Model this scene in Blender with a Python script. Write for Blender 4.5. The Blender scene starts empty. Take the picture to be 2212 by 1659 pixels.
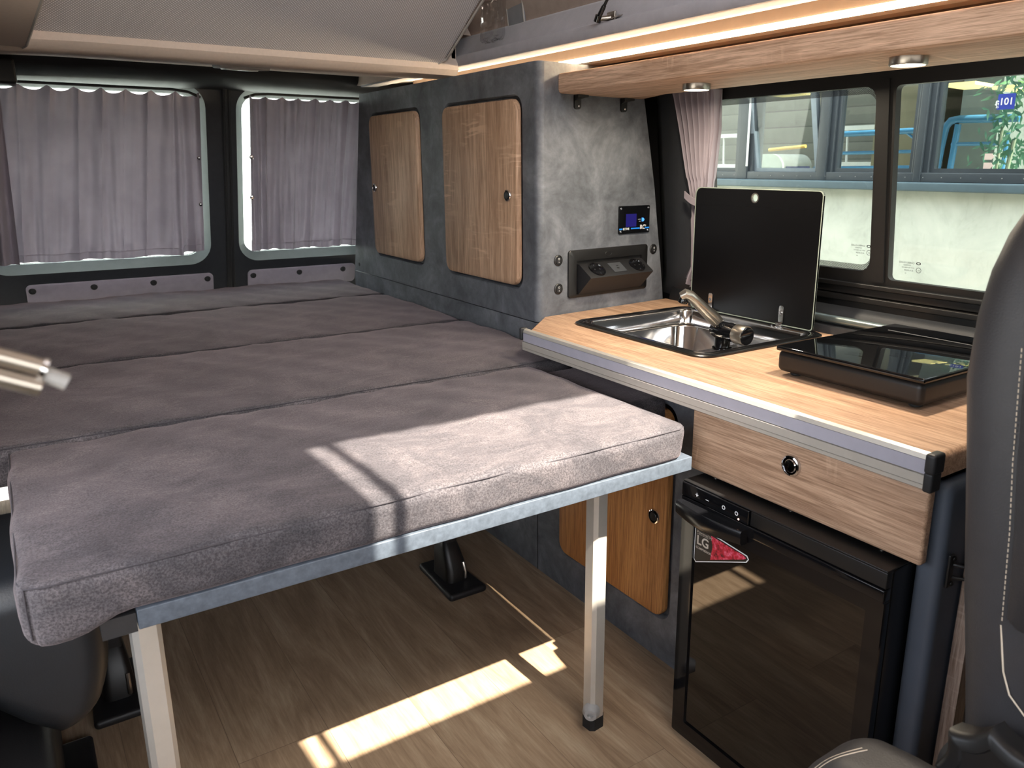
import bpy, math, random
from mathutils import Vector, Matrix
random.seed(4)
C = bpy.context.scene.collection
SC = bpy.context.scene

# ---------------------------------------------------------------- camera
YAW, PITCH, FPX, PPX, PPY = math.radians(34.395), math.radians(14.68), 1695.35, 1182.35, 802.25
W, H = 2212.0, 1659.0
cam_d = bpy.data.cameras.new('camera'); cam = bpy.data.objects.new('camera', cam_d); C.objects.link(cam)
cam.location = (0, 0, 1.2)
fwd = Vector((math.sin(YAW)*math.cos(PITCH), math.cos(YAW)*math.cos(PITCH), -math.sin(PITCH)))
rgt = Vector((math.cos(YAW), -math.sin(YAW), 0)); upv = rgt.cross(fwd)
roll = math.radians(0.0946)
r2 = rgt*math.cos(roll)+upv*math.sin(roll); u2 = upv*math.cos(roll)-rgt*math.sin(roll)
cam.matrix_world = Matrix(((r2.x, u2.x, -fwd.x, 0), (r2.y, u2.y, -fwd.y, 0), (r2.z, u2.z, -fwd.z, 1.2), (0, 0, 0, 1)))
cam_d.sensor_fit = 'HORIZONTAL'; cam_d.sensor_width = 36; cam_d.lens = FPX*36/W
cam_d.shift_x = -(PPX-W/2)/W; cam_d.shift_y = (PPY-H/2)/W
cam_d.clip_start = 0.02; cam_d.clip_end = 200
cam_d.dof.use_dof = True; cam_d.dof.focus_distance = 1.75; cam_d.dof.aperture_fstop = 9.0
SC.camera = cam

# ---------------------------------------------------------------- world, sun, exposure
wd = bpy.data.worlds.new('world'); SC.world = wd; wd.use_nodes = True
nt = wd.node_tree; nt.nodes.clear()
sky = nt.nodes.new('ShaderNodeTexSky'); sky.sky_type = 'NISHITA'; sky.sun_disc = False
sky.sun_elevation = math.radians(54.5); sky.sun_rotation = math.radians(180); sky.air_density = 1.0; sky.dust_density = 3.0
hs = nt.nodes.new('ShaderNodeHueSaturation'); hs.inputs['Saturation'].default_value = 0.35
bg = nt.nodes.new('ShaderNodeBackground'); bg.inputs['Strength'].default_value = 0.62
ou = nt.nodes.new('ShaderNodeOutputWorld')
nt.links.new(sky.outputs[0], hs.inputs['Color']); nt.links.new(hs.outputs[0], bg.inputs[0]); nt.links.new(bg.outputs[0], ou.inputs[0])
sun_d = bpy.data.lights.new('sun', 'SUN'); sun_d.energy = 14.5; sun_d.angle = math.radians(0.6); sun_d.color = (1, .93, .80)
sun = bpy.data.objects.new('sun', sun_d); C.objects.link(sun)
sdir = Vector((-0.04, 0.714, -1.0)).normalized()
sun.rotation_euler = sdir.to_track_quat('-Z', 'Y').to_euler(); sun.location = (0.5, -3, 5)
SC.view_settings.view_transform = 'Standard'; SC.view_settings.look = 'None'; SC.view_settings.gamma = 1
SC.view_settings.exposure = 0.97
SC.view_settings.use_curve_mapping = False
SC.cycles.max_bounces = 10; SC.cycles.diffuse_bounces = 6; SC.cycles.glossy_bounces = 5
SC.cycles.transparent_max_bounces = 16; SC.cycles.transmission_bounces = 6
SC.cycles.sample_clamp_indirect = 8; SC.cycles.use_denoising = True
SC.cycles.caustics_reflective = False; SC.cycles.caustics_refractive = False

# ---------------------------------------------------------------- materials
def srgb(r, g, b):
    f = lambda c: (c/255/12.92) if c/255 <= .04045 else ((c/255+.055)/1.055)**2.4
    return (f(r), f(g), f(b), 1)
class NT:
    def __init__(s, name):
        s.m = bpy.data.materials.new(name); s.m.use_nodes = True; s.t = s.m.node_tree; s.n = s.t.nodes; s.n.clear()
        s.out = s.n.new('ShaderNodeOutputMaterial'); s.b = s.n.new('ShaderNodeBsdfPrincipled'); s.l(s.b.outputs[0], s.out.inputs[0])
    def l(s, a, b): s.t.links.new(a, b)
    def N(s, t, **k):
        n = s.n.new(t)
        for a, v in k.items():
            if a in n.inputs: n.inputs[a].default_value = v
            else: setattr(n, a, v)
        return n
    def coord(s, scale=(1, 1, 1), rot=(0, 0, 0)):
        tc = s.N('ShaderNodeTexCoord'); mp = s.N('ShaderNodeMapping'); mp.inputs['Scale'].default_value = scale; mp.inputs['Rotation'].default_value = rot
        s.l(tc.outputs['Object'], mp.inputs['Vector']); return mp.outputs[0]
    def noise(s, vec, scale, detail=4, rough=.6, dist=0):
        n = s.N('ShaderNodeTexNoise'); n.inputs['Scale'].default_value = scale; n.inputs['Detail'].default_value = detail
        n.inputs['Roughness'].default_value = rough; n.inputs['Distortion'].default_value = dist; s.l(vec, n.inputs['Vector']); return n.outputs['Fac']
    def ramp(s, fac, stops):
        r = s.N('ShaderNodeValToRGB'); e = r.color_ramp.elements
        while len(e) < len(stops): e.new(.5)
        for i, (p, c) in enumerate(stops): e[i].position = p; e[i].color = c
        s.l(fac, r.inputs[0]); return r.outputs[0]
    def mix(s, fac, a, b, mode='MIX'):
        m = s.N('ShaderNodeMix'); m.data_type = 'RGBA'; m.blend_type = mode
        if isinstance(fac, (int, float)): m.inputs[0].default_value = fac
        else: s.l(fac, m.inputs[0])
        for i, v in ((6, a), (7, b)):
            if isinstance(v, tuple): m.inputs[i].default_value = v
            else: s.l(v, m.inputs[i])
        return m.outputs[2]
    def bump(s, h, strength=.3, dist=.002):
        b = s.N('ShaderNodeBump'); b.inputs['Strength'].default_value = strength; b.inputs['Distance'].default_value = dist
        s.l(h, b.inputs['Height']); s.l(b.outputs[0], s.b.inputs['Normal'])
    def set(s, **k):
        for a, v in k.items():
            i = s.b.inputs[a.replace('_', ' ')]
            if isinstance(v, (int, float, tuple)): i.default_value = v
            else: s.l(v, i)
        return s
MATS = {}
def plain(name, col, rough=.5, metal=0, noise=.06, nscale=40, bump=0, bscale=300, **k):
    if name in MATS: return MATS[name]
    s = NT(name); v = s.coord()
    c = tuple(col[:3])+(1,)
    f = s.noise(v, nscale)
    lo = tuple(x*(1-noise) for x in c[:3])+(1,); hi = tuple(min(1, x*(1+noise)) for x in c[:3])+(1,)
    s.set(Base_Color=s.ramp(f, [(.3, lo), (.7, hi)]), Roughness=rough, Metallic=metal)
    if bump: s.bump(s.noise(v, bscale, 2), bump, .001)
    for a, x in k.items(): s.set(**{a: x})
    MATS[name] = s.m; return s.m
def wood(name, axis, light=srgb(205, 172, 144), dark=srgb(158, 124, 98), rough=.55):
    if name in MATS: return MATS[name]
    s = NT(name)
    st = {'x': (1, 14, 14), 'y': (14, 1, 14), 'z': (14, 14, 1)}[axis]
    st2 = {'x': (5, 120, 120), 'y': (120, 5, 120), 'z': (120, 120, 5)}[axis]
    v = s.coord(st); v2 = s.coord(st2)
    big = s.noise(v, 1.6, 5, .62, 1.2); fine = s.noise(v2, 2.2, 3, .7)
    base = s.ramp(big, [(.28, dark), (.5, tuple((a+b)/2 for a, b in zip(light, dark))), (.72, light)])
    fl = s.ramp(fine, [(.36, (.55, .49, .44, 1)), (.56, (1, 1, 1, 1))])
    # pale saw marks running across the grain, and wide tonal boards
    sm = {'x': (26, 3, 3), 'y': (3, 26, 3), 'z': (3, 3, 26)}[axis]
    saw = s.noise(s.coord(sm), 3.2, 2, .5, .3); patch = s.noise(s.coord((1, 1, 1)), 3.5, 2)
    sawm = s.N('ShaderNodeMath'); sawm.operation = 'MULTIPLY'
    s.l(s.ramp(saw, [(.56, (0, 0, 0, 1)), (.64, (1, 1, 1, 1))]), sawm.inputs[0]); s.l(s.ramp(patch, [(.5, (0, 0, 0, 1)), (.66, (.55, .55, .55, 1))]), sawm.inputs[1])
    st3 = tuple(x*4.2 if x > 20 else x*.9 for x in st2); st4 = tuple(x*.55 for x in st2)
    f2 = s.noise(s.coord(st3), 2.0, 2, .6); f3 = s.noise(s.coord(st4), 2.0, 4, .65, .6)
    c = s.mix(.7, base, fl, 'MULTIPLY'); c = s.mix(.65, c, s.ramp(f2, [(.38, (.58, .52, .47, 1)), (.55, (1, 1, 1, 1))]), 'MULTIPLY'); c = s.mix(.5, c, s.ramp(f3, [(.36, (.66, .6, .55, 1)), (.5, (1, 1, 1, 1))]), 'MULTIPLY'); c = s.mix(1, c, (1.16, 1.16, 1.16, 1), 'MULTIPLY'); c = s.mix(sawm.outputs[0], c, tuple(min(1, x*1.25) for x in light[:3])+(1,))
    s.set(Base_Color=c, Roughness=rough); s.bump(fine, .25, .0008)
    MATS[name] = s.m; return s.m
OAK_Y = wood('oak_laminate_y', 'y'); OAK_Z = wood('oak_laminate_z', 'z', srgb(222, 188, 158), srgb(170, 136, 108)); OAK_X = wood('oak_laminate_x', 'x')
OAK_WARM = wood('oak_warm_z', 'z', srgb(206, 150, 92), srgb(164, 108, 58))
OAK_GREY = wood('oak_grey_z', 'z', srgb(170, 150, 136), srgb(116, 98, 86))
def concrete():
    s = NT('concrete_laminate'); v = s.coord()
    n1 = s.noise(v, 7, 8, .68, .4); n2 = s.noise(v, 60, 4, .6)
    c = s.ramp(n1, [(.3, srgb(66, 69, 74)), (.5, srgb(100, 103, 109)), (.7, srgb(130, 133, 139))])
    c = s.mix(.5, c, s.ramp(n2, [(.35, (.72, .72, .72, 1)), (.6, (1, 1, 1, 1))]), 'MULTIPLY')
    s.set(Base_Color=c, Roughness=.55); s.bump(n2, .12, .0006); return s.m
CONC = concrete()
def suede():
    s = NT('suede_fabric'); v = s.coord()
    n1 = s.noise(s.coord((1, 1.4, 1)), 6, 7, .72, .8); n2 = s.noise(v, 330, 2, .8); n3 = s.noise(s.coord((3, 12, 3)), 3, 4, .6, 1.5)
    c = s.ramp(n1, [(.3, srgb(54, 52, 56)), (.5, srgb(78, 74, 77)), (.68, srgb(104, 97, 98))])
    c = s.mix(.5, c, s.ramp(n3, [(.35, (.74, .74, .76, 1)), (.6, (1, 1, 1, 1))]), 'MULTIPLY')
    c = s.mix(.85, c, s.ramp(n2, [(.38, (.28, .26, .28, 1)), (.62, (1.0, 1.0, 1.0, 1))]), 'MULTIPLY')
    s.set(Base_Color=c, Roughness=.92, Sheen_Weight=.30, Sheen_Roughness=.35, Sheen_Tint=srgb(235, 210, 212)); s.bump(n2, .5, .0015); return s.m
SUEDE = suede()
def planks():
    s = NT('oak_plank_floor')
    mp = s.coord((1, 1, 1), (0, 0, math.pi/2))
    br = s.N('ShaderNodeTexBrick'); br.offset = .37; br.inputs['Scale'].default_value = 1; br.inputs['Brick Width'].default_value = 1.25; br.inputs['Row Height'].default_value = .19
    br.inputs['Mortar Size'].default_value = .0009; br.inputs['Color1'].default_value = (.25, .25, .25, 1); br.inputs['Color2'].default_value = (.85, .85, .85, 1); br.inputs['Mortar'].default_value = (0, 0, 0, 1); br.inputs['Bias'].default_value = 0
    s.l(mp, br.inputs['Vector'])
    add = s.N('ShaderNodeVectorMath'); add.operation = 'ADD'; s.l(s.coord((9, 1.1, 1)), add.inputs[0]); s.l(br.outputs['Color'], add.inputs[1])
    sc = s.N('ShaderNodeVectorMath'); sc.operation = 'MULTIPLY'; sc.inputs[1].default_value = (1, 1, 40); s.l(add.outputs[0], sc.inputs[0])
    g = s.noise(sc.outputs[0], 1.7, 6, .62, 1.6); f = s.noise(s.coord((110, 6, 1)), 2, 3, .7)
    c = s.ramp(g, [(.3, srgb(140, 116, 92)), (.52, srgb(170, 145, 118)), (.72, srgb(190, 168, 140))])
    c = s.mix(.55, c, s.ramp(f, [(.35, (.66, .62, .58, 1)), (.62, (1, 1, 1, 1))]), 'MULTIPLY')
    c = s.mix(.16, c, br.outputs['Color'], 'OVERLAY')
    sf = s.N('ShaderNodeMath'); sf.operation = 'MULTIPLY'; sf.inputs[1].default_value = .45; s.l(br.outputs['Fac'], sf.inputs[0]); c = s.mix(sf.outputs[0], c, srgb(110, 90, 72)); s.set(Base_Color=c, Roughness=.42); s.bump(f, .15, .0006); return s.m
FLOOR = planks()
ALU = plain('brushed_aluminium', srgb(196, 190, 180), .40, .45, .04, 25)
STEEL = plain('polished_steel', srgb(226, 226, 226), .11, 1, .03, 20)
BSTEEL = plain('satin_nickel', srgb(176, 168, 158), .32, 1, .05, 60)
CHROME = plain('chrome', srgb(220, 220, 222), .06, 1, .02)
BLKGLOSS = plain('black_gloss_plastic', srgb(16, 16, 18), .08, 0, .1)
BLKGLASS = plain('black_glass', srgb(8, 9, 11), .03, 0, .05, Specular_IOR_Level=.6)
BLKMATT = plain('black_matt_plastic', srgb(30, 30, 32), .5, 0, .1, 80, .15)
BLKSATIN = plain('black_satin_metal', srgb(21, 20, 20), .42, 0, .08, 80)
RUBBER = plain('black_rubber', srgb(24, 24, 25), .7, 0, .1)
TRIM = plain('black_vinyl_trim', srgb(44, 46, 50), .55, 0, .1, 50, .2, 500)
TRIMDK = plain('black_body_trim', srgb(22, 22, 24), .5, 0, .1, 50, .2, 400)
LEATHER = plain('grey_leather', srgb(54, 53, 55), .48, 0, .07, 40, .35, 420)
HEADL = plain('beige_headliner', srgb(204, 188, 176), .95, 0, .04, 120, .25, 600)
GREYFAB = plain('grey_velour_rail', srgb(160, 158, 166), .95, 0, .07, 30, .3, 500, Sheen_Weight=.3)
CANVAS = plain('canvas_tent', srgb(158, 144, 136), .9, 0, .08, 40, .3, 700)
STRAPM = plain('grey_strap', srgb(125, 126, 132), .7, 0, .05)
PIPING = plain('grey_piping', srgb(170, 165, 160), .6, 0, .05)
WHITEM = plain('white_print', srgb(225, 225, 225), .5, 0, .02)
BLUEM = plain('blue_print', srgb(30, 130, 225), .5, 0, .02)
THREAD = plain('pale_thread', srgb(205, 190, 170), .8, 0, .05)
GREYPL = plain('grey_plastic', srgb(150, 148, 146), .45, 0, .05)
ANTHR = plain('anthracite_frame', srgb(58, 64, 70), .45, 0, .05)
FASCIA = plain('blue_grey_sill', srgb(78, 96, 106), .5, 0, .06)
BLUEP = plain('blue_paint', srgb(58, 112, 150), .4, 0, .05)
GALV = plain('galvanised_tube', srgb(140, 150, 148), .3, .8, .05)
VELPAD = plain('velour_pad', srgb(150, 142, 152), .95, 0, .08, 30, .3, 500, Sheen_Weight=.3)
LAV = plain('lavender_insert', srgb(172, 170, 182), .3, .1, .04)
def emis(name, col, st):
    s = NT(name); v = s.coord(); f = s.noise(v, 3)
    s.set(Base_Color=col, Emission_Color=s.ramp(f, [(0, tuple(x*.97 for x in col[:3])+(1,)), (1, col)]), Emission_Strength=st); return s.m
LEDM = emis('led_warm', (1, .80, .53, 1), 34)
SPOTM = emis('spot_diffuser', (1, .88, .62, 1), 7)
SCREENM = emis('screen_blue', srgb(14, 8, 84), .3)
LAMPREFL = emis('lamp_reflection', srgb(255, 232, 160), 1.0)
LEDBLUE = emis('led_blue', srgb(60, 130, 235), .8)
LEDPINK = emis('led_pink', srgb(255, 200, 180), 1.2)
def meshpanel():
    s = NT('mesh_liner_fabric')
    w1 = s.N('ShaderNodeTexWave'); w1.inputs['Scale'].default_value = 90; w1.bands_direction = 'DIAGONAL'; s.l(s.coord((1, 1, 0)), w1.inputs['Vector'])
    w2 = s.N('ShaderNodeTexWave'); w2.inputs['Scale'].default_value = 90; w2.bands_direction = 'DIAGONAL'; s.l(s.coord((-1, 1, 0)), w2.inputs['Vector'])
    m = s.N('ShaderNodeMath'); m.operation = 'MULTIPLY'; s.l(w1.outputs['Fac'], m.inputs[0]); s.l(w2.outputs['Fac'], m.inputs[1])
    c = s.ramp(m.outputs[0], [(.1, srgb(176, 173, 176)), (.6, srgb(236, 233, 236))]); s.set(Base_Color=c, Roughness=.9); s.bump(m.outputs[0], .3, .001); return s.m
MESHP = meshpanel()
def curtain():
    s = NT('mauve_curtain'); v = s.coord(); n = s.noise(v, 500, 2); n1 = s.noise(v, 6, 3)
    c = s.ramp(n1, [(.3, srgb(150, 140, 150)), (.7, srgb(170, 160, 170))])
    s.set(Base_Color=c, Roughness=.6, Sheen_Weight=.3); s.bump(n, .2, .0006)
    tr = s.N('ShaderNodeBsdfTranslucent'); s.l(c, tr.inputs[0]); mx = s.N('ShaderNodeMixShader'); mx.inputs[0].default_value = .10
    s.l(s.b.outputs[0], mx.inputs[1]); s.l(tr.outputs[0], mx.inputs[2]); s.l(mx.outputs[0], s.out.inputs[0]); return s.m
CURT = curtain()
def glass(name, tint, ior=.04):
    s = NT(name); s.n.remove(s.b); t = s.N('ShaderNodeBsdfTransparent'); t.inputs[0].default_value = tint
    g = s.N('ShaderNodeBsdfGlossy'); g.inputs['Roughness'].default_value = .02
    fr = s.N('ShaderNodeFresnel'); fr.inputs[0].default_value = 1.5; mx = s.N('ShaderNodeMixShader')
    v = s.coord(); dirt = s.ramp(s.noise(v, 9, 6), [(.3, tint), (.75, tuple(x*.93 for x in tint[:3])+(1,))]); s.l(dirt, t.inputs[0])
    gm = s.N('ShaderNodeNewGeometry'); iv = s.N('ShaderNodeMath'); iv.operation = 'SUBTRACT'; iv.inputs[0].default_value = 1; s.l(gm.outputs['Backfacing'], iv.inputs[1]); mu = s.N('ShaderNodeMath'); mu.operation = 'MULTIPLY'; s.l(fr.outputs[0], mu.inputs[0]); s.l(iv.outputs[0], mu.inputs[1])
    s.l(mu.outputs[0], mx.inputs[0]); s.l(t.outputs[0], mx.inputs[1]); s.l(g.outputs[0], mx.inputs[2]); s.l(mx.outputs[0], s.out.inputs[0]); return s.m
WGLASS = glass('tinted_window_glass', (.84, .87, .83, 1)); RGLASS = glass('rear_window_glass', (.85, .9, .9, 1)); BGLASS = glass('building_glass', (.85, .88, .88, 1)); BAGM = glass('clear_plastic_bag', (.93, .93, .93, 1))
def frit():
    s = NT('dotted_frit'); v = s.N('ShaderNodeTexVoronoi'); v.feature = 'F1'; v.inputs['Scale'].default_value = 330; v.inputs['Randomness'].default_value = 0
    s.l(s.coord((0, 1, 1), (math.pi/4, 0, 0)), v.inputs['Vector']); st = s.N('ShaderNodeMath'); st.operation = 'LESS_THAN'; st.inputs[1].default_value = .43; s.l(v.outputs['Distance'], st.inputs[0])
    t = s.N('ShaderNodeBsdfTransparent'); mx = s.N('ShaderNodeMixShader'); s.set(Base_Color=srgb(14, 14, 15), Roughness=.5)
    s.l(st.outputs[0], mx.inputs[0]); s.l(t.outputs[0], mx.inputs[1]); s.l(s.b.outputs[0], mx.inputs[2]); s.l(mx.outputs[0], s.out.inputs[0]); return s.m
FRIT = frit()
def wallmat():
    s = NT('render_wall'); v = s.coord(); n = s.noise(v, 5, 8, .7, .4); n2 = s.noise(s.coord((1, 3, 1)), 16, 3)
    c = s.ramp(n, [(.3, srgb(196, 200, 190)), (.5, srgb(218, 222, 212)), (.7, srgb(228, 230, 220))])
    c = s.mix(.3, c, s.ramp(n2, [(.3, (.7, .72, .68, 1)), (.42, (1, 1, 1, 1))]), 'MULTIPLY'); s.set(Base_Color=c, Roughness=.9); return s.m
RWALL = wallmat()
def siding():
    s = NT('grey_siding'); w = s.N('ShaderNodeTexWave'); w.bands_direction = 'Z'; w.wave_profile = 'SAW'; w.inputs['Scale'].default_value = 2.9; s.l(s.coord((1, 1, 1)), w.inputs['Vector'])
    s.set(Base_Color=s.ramp(w.outputs['Fac'], [(0, srgb(48, 48, 46)), (.08, srgb(98, 98, 91)), (1, srgb(112, 112, 104))]), Roughness=.6); return s.m
SIDING = siding()

# ---------------------------------------------------------------- mesh helpers (all take world coordinates)
class MB:
    def __init__(s): s.v = []; s.f = []
    def add(s, v, f):
        o = len(s.v); s.v += [tuple(p) for p in v]; s.f += [tuple(i+o for i in q) for q in f]; return s
    def box(s, x0, x1, y0, y1, z0, z1): return s.rbox((x0, y0, z0), (x1, y1, z1), 0)
    def rbox(s, a, b, r=.003, n=(1, 1, 1), seg=3, disp=None):
        """box with rounded edges; n = inner divisions"""
        a = Vector(a); b = Vector(b)
        if r <= 0 and disp is None and n == (1, 1, 1):
            v = [(x, y, z) for x in (a.x, b.x) for y in (a.y, b.y) for z in (a.z, b.z)]
            return s.add(v, [(0, 1, 3, 2), (4, 6, 7, 5), (0, 4, 5, 1), (2, 3, 7, 6), (0, 2, 6, 4), (1, 5, 7, 3)])
        r = min(r, (b.x-a.x)/2.001, (b.y-a.y)/2.001, (b.z-a.z)/2.001)
        G = []
        for i in range(3):
            lo, hi = a[i], b[i]; g = [lo+r*(1-math.cos(k/seg*math.pi/2)) if False else lo+r*k/seg for k in range(seg)] if r > 0 else []
            g += [lo+r+(hi-lo-2*r)*k/n[i] for k in range(n[i]+1)]
            g += [hi-r+r*k/seg for k in range(1, seg+1)] if r > 0 else []
            G.append(g)
        idx = {}; vs = []; fs = []
        def P(i, j, k):
            key = (i, j, k)
            if key not in idx:
                p = Vector((G[0][i], G[1][j], G[2][k]))
                q = Vector([min(max(p[m], a[m]+r), b[m]-r) for m in range(3)]); d = p-q
                if r > 0 and d.length > 1e-9:
                    # spread evenly over the corner sphere
                    e = Vector([math.tan(min(abs(c)/r, 1)*math.pi/4)*(1 if c > 0 else -1) for c in d]); p = q+e.normalized()*r
                if disp: p = Vector(disp(p))
                idx[key] = len(vs); vs.append(p)
            return idx[key]
        L = [len(g)-1 for g in G]
        for (u, w, c) in ((0, 1, 2), (1, 2, 0), (2, 0, 1)):
            for side in (0, L[c]):
                for i in range(L[u]):
                    for j in range(L[w]):
                        q = []
                        for di, dj in ((0, 0), (1, 0), (1, 1), (0, 1)):
                            t = [0, 0, 0]; t[u] = i+di; t[w] = j+dj; t[c] = side; q.append(P(*t))
                        fs.append(q if side else q[::-1])
        return s.add(vs, fs)
    def prism(s, pts, d):
        """closed polygon pts swept by vector d"""
        n = len(pts); d = Vector(d); v = [Vector(p) for p in pts]+[Vector(p)+d for p in pts]
        return s.add(v, [tuple(range(n))[::-1], tuple(range(n, 2*n))]+[(i, (i+1) % n, (i+1) % n+n, i+n) for i in range(n)])
    def loft(s, rings, cap=True, closed=True):
        n = len(rings[0]); v = [p for r in rings for p in r]; f = []
        for k in range(len(rings)-1):
            for i in range(n if closed else n-1):
                j = (i+1) % n; f.append((k*n+i, k*n+j, (k+1)*n+j, (k+1)*n+i))
        if cap: f += [tuple(range(n))[::-1], tuple(range((len(rings)-1)*n, len(rings)*n))]
        return s.add(v, f)
    def tube(s, pts, r, n=12, cap=True):
        pts = [Vector(p) for p in pts]; rr = r if isinstance(r, (list, tuple)) else [r]*len(pts); rings = []; prev = None
        for i, p in enumerate(pts):
            t = (pts[min(i+1, len(pts)-1)]-pts[max(i-1, 0)])
            if t.length < 1e-9: t = Vector((0, 0, 1))
            t.normalize()
            if prev is None: u = t.orthogonal().normalized()
            else: u = (prev-t*prev.dot(t)).normalized()
            prev = u; w = t.cross(u); rings.append([p+(u*math.cos(a)+w*math.sin(a))*rr[i] for a in [2*math.pi*k/n for k in range(n)]])
        return s.loft(rings, cap)
    def lathe(s, c, ax, prof, n=24, cap=True):
        """prof = [(radius, distance along axis)]"""
        c = Vector(c); t = Vector(ax).normalized(); u = t.orthogonal().normalized(); w = t.cross(u)
        return s.loft([[c+t*h+(u*math.cos(a)+w*math.sin(a))*max(r, 1e-5) for a in [2*math.pi*k/n for k in range(n)]] for r, h in prof], cap)
    def ring(s, outer, inner, thick):
        """plate with a hole: two loops with the same count, thickness vector"""
        t = Vector(thick); n = len(outer); o = [Vector(p) for p in outer]; i = [Vector(p) for p in inner]
        v = o+i+[p+t for p in o]+[p+t for p in i]; f = []
        for k in range(n):
            j = (k+1) % n
            f += [(k, j, j+n, k+n), (2*n+k, 3*n+k, 3*n+j, 2*n+j), (k, 2*n+k, 2*n+j, j), (n+k, n+j, 3*n+j, 3*n+k)]
        return s.add(v, f)
    def sheet(s, fn, nu, nv):
        v = [fn(i/nu, j/nv) for j in range(nv+1) for i in range(nu+1)]
        return s.add(v, [(j*(nu+1)+i, j*(nu+1)+i+1, (j+1)*(nu+1)+i+1, (j+1)*(nu+1)+i) for j in range(nv) for i in range(nu)])
    def build(s, name, mat, parent=None, smooth=40, solid=0):
        off = parent_world(parent) if parent is not None else Vector()
        if parent is None:
            xs = [p[0] for p in s.v]; ys = [p[1] for p in s.v]; zs = [p[2] for p in s.v]
            off = Vector(((min(xs)+max(xs))/2, (min(ys)+max(ys))/2, min(zs)))
        me = bpy.data.meshes.new(name); me.from_pydata([tuple(Vector(p)-off) for p in s.v], [], s.f)
        me.materials.append(mat); me.update()
        import bmesh
        bm = bmesh.new(); bm.from_mesh(me); bmesh.ops.remove_doubles(bm, verts=bm.verts, dist=1e-6); bmesh.ops.recalc_face_normals(bm, faces=bm.faces); bm.to_mesh(me); bm.free()
        if smooth:
            me.polygons.foreach_set('use_smooth', [True]*len(me.polygons)); me.set_sharp_from_angle(angle=math.radians(smooth))
        o = bpy.data.objects.new(name, me); C.objects.link(o)
        if parent is not None: o.parent = parent; WORLD[o.name] = off
        else: o.location = off; WORLD[o.name] = off
        if solid:
            m = o.modifiers.new('thickness', 'SOLIDIFY'); m.thickness = solid; m.offset = 0
        return o
WORLD = {}
def parent_world(p): return WORLD[p.name]
def tag(o, label=None, cat=None, group=None, kind=None):
    if label: o['label'] = label
    if cat: o['category'] = cat
    if group: o['group'] = group
    if kind: o['kind'] = kind
    return o
def thing(name, loc, label, cat, group=None):
    o = bpy.data.objects.new(name, None); C.objects.link(o); o.location = loc; o.empty_display_size = .05; WORLD[o.name] = Vector(loc)
    return tag(o, label, cat, group)
def sub_at(o, loc):
    return o
def copy_thing(src, delta, label=None):
    d = Vector(delta); r = src.copy(); C.objects.link(r); r.location = src.location+d; WORLD[r.name] = WORLD[src.name]+d
    if label: r['label'] = label
    for ch in list(src.children):
        c = ch.copy(); C.objects.link(c); c.parent = r; WORLD[c.name] = WORLD[ch.name]+d
        for g in list(ch.children):
            e = g.copy(); C.objects.link(e); e.parent = c; WORLD[e.name] = WORLD[g.name]+d
    return r
def struct(mb, name, mat, **k): return tag(mb.build(name, mat, **k), kind='structure')
def rrect(u0, u1, v0, v1, r, n=6):
    """rounded rectangle in 2D, 4*(n+1) points counter-clockwise"""
    if not isinstance(r, (tuple, list)): r = (r,)*4
    out = []
    for (cu, cv, a0, rr) in ((u1, v0, -90, r[0]), (u1, v1, 0, r[1]), (u0, v1, 90, r[2]), (u0, v0, 180, r[3])):
        c = (cu-rr if cu == u1 else cu+rr, cv+rr if cv == v0 else cv-rr)
        for k in range(n+1):
            a = math.radians(a0+90*k/n); out.append((c[0]+rr*math.cos(a), c[1]+rr*math.sin(a)))
    return out
def text(s, size, o, xd, yd, mat, parent, name='lettering', ext=.0003, align='LEFT', bold=0):
    cu = bpy.data.curves.new('t', 'FONT'); cu.body = s; cu.size = size; cu.extrude = 0; cu.align_x = align; cu.offset = bold
    t = bpy.data.objects.new('t', cu); C.objects.link(t); dg = bpy.context.evaluated_depsgraph_get(); dg.update()
    me = bpy.data.meshes.new_from_object(t.evaluated_get(dg)); bpy.data.objects.remove(t); bpy.data.curves.remove(cu)
    xd = Vector(xd).normalized(); yd = Vector(yd).normalized(); nn = xd.cross(yd); o = Vector(o); off = parent_world(parent)
    for v in me.vertices: v.co = o+xd*v.co.x+yd*v.co.y+nn*ext-off
    me.materials.clear(); me.materials.append(mat); ob = bpy.data.objects.new(name, me); C.objects.link(ob); ob.parent = parent; WORLD[ob.name] = off; return ob
def latch(parent, c, ax, r=.016, name='latch'):
    """round chrome push-button latch: ring and button"""
    m = MB().lathe(c, ax, [(r*1.0, -.002), (r, .002), (r*.93, .005), (r*.8, .006), (r*.74, .003), (r*.72, .0)], 28)
    o = m.build(name, CHROME, parent); o['label'] = 'round chrome push latch'
    MB().lathe(c, ax, [(r*.62, -.001), (r*.62, .005), (r*.55, .0065), (r*.0, .007)], 24).build('button', BLKSATIN if name == 'latch' else CHROME, o)
    return o
def screw(parent, c, ax, r=.003, mat=None, name='screw'):
    return MB().lathe(c, ax, [(r, -.0005), (r, .0008), (r*.6, .0016), (r*.35, .0012), (0, .0012)], 12).build(name, mat or CHROME, parent)

# ================================================================ SETTING
# floor
struct(MB().box(-.55, 1.80, -1.3, 3.35, -.03, 0), 'floor', FLOOR)
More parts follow.
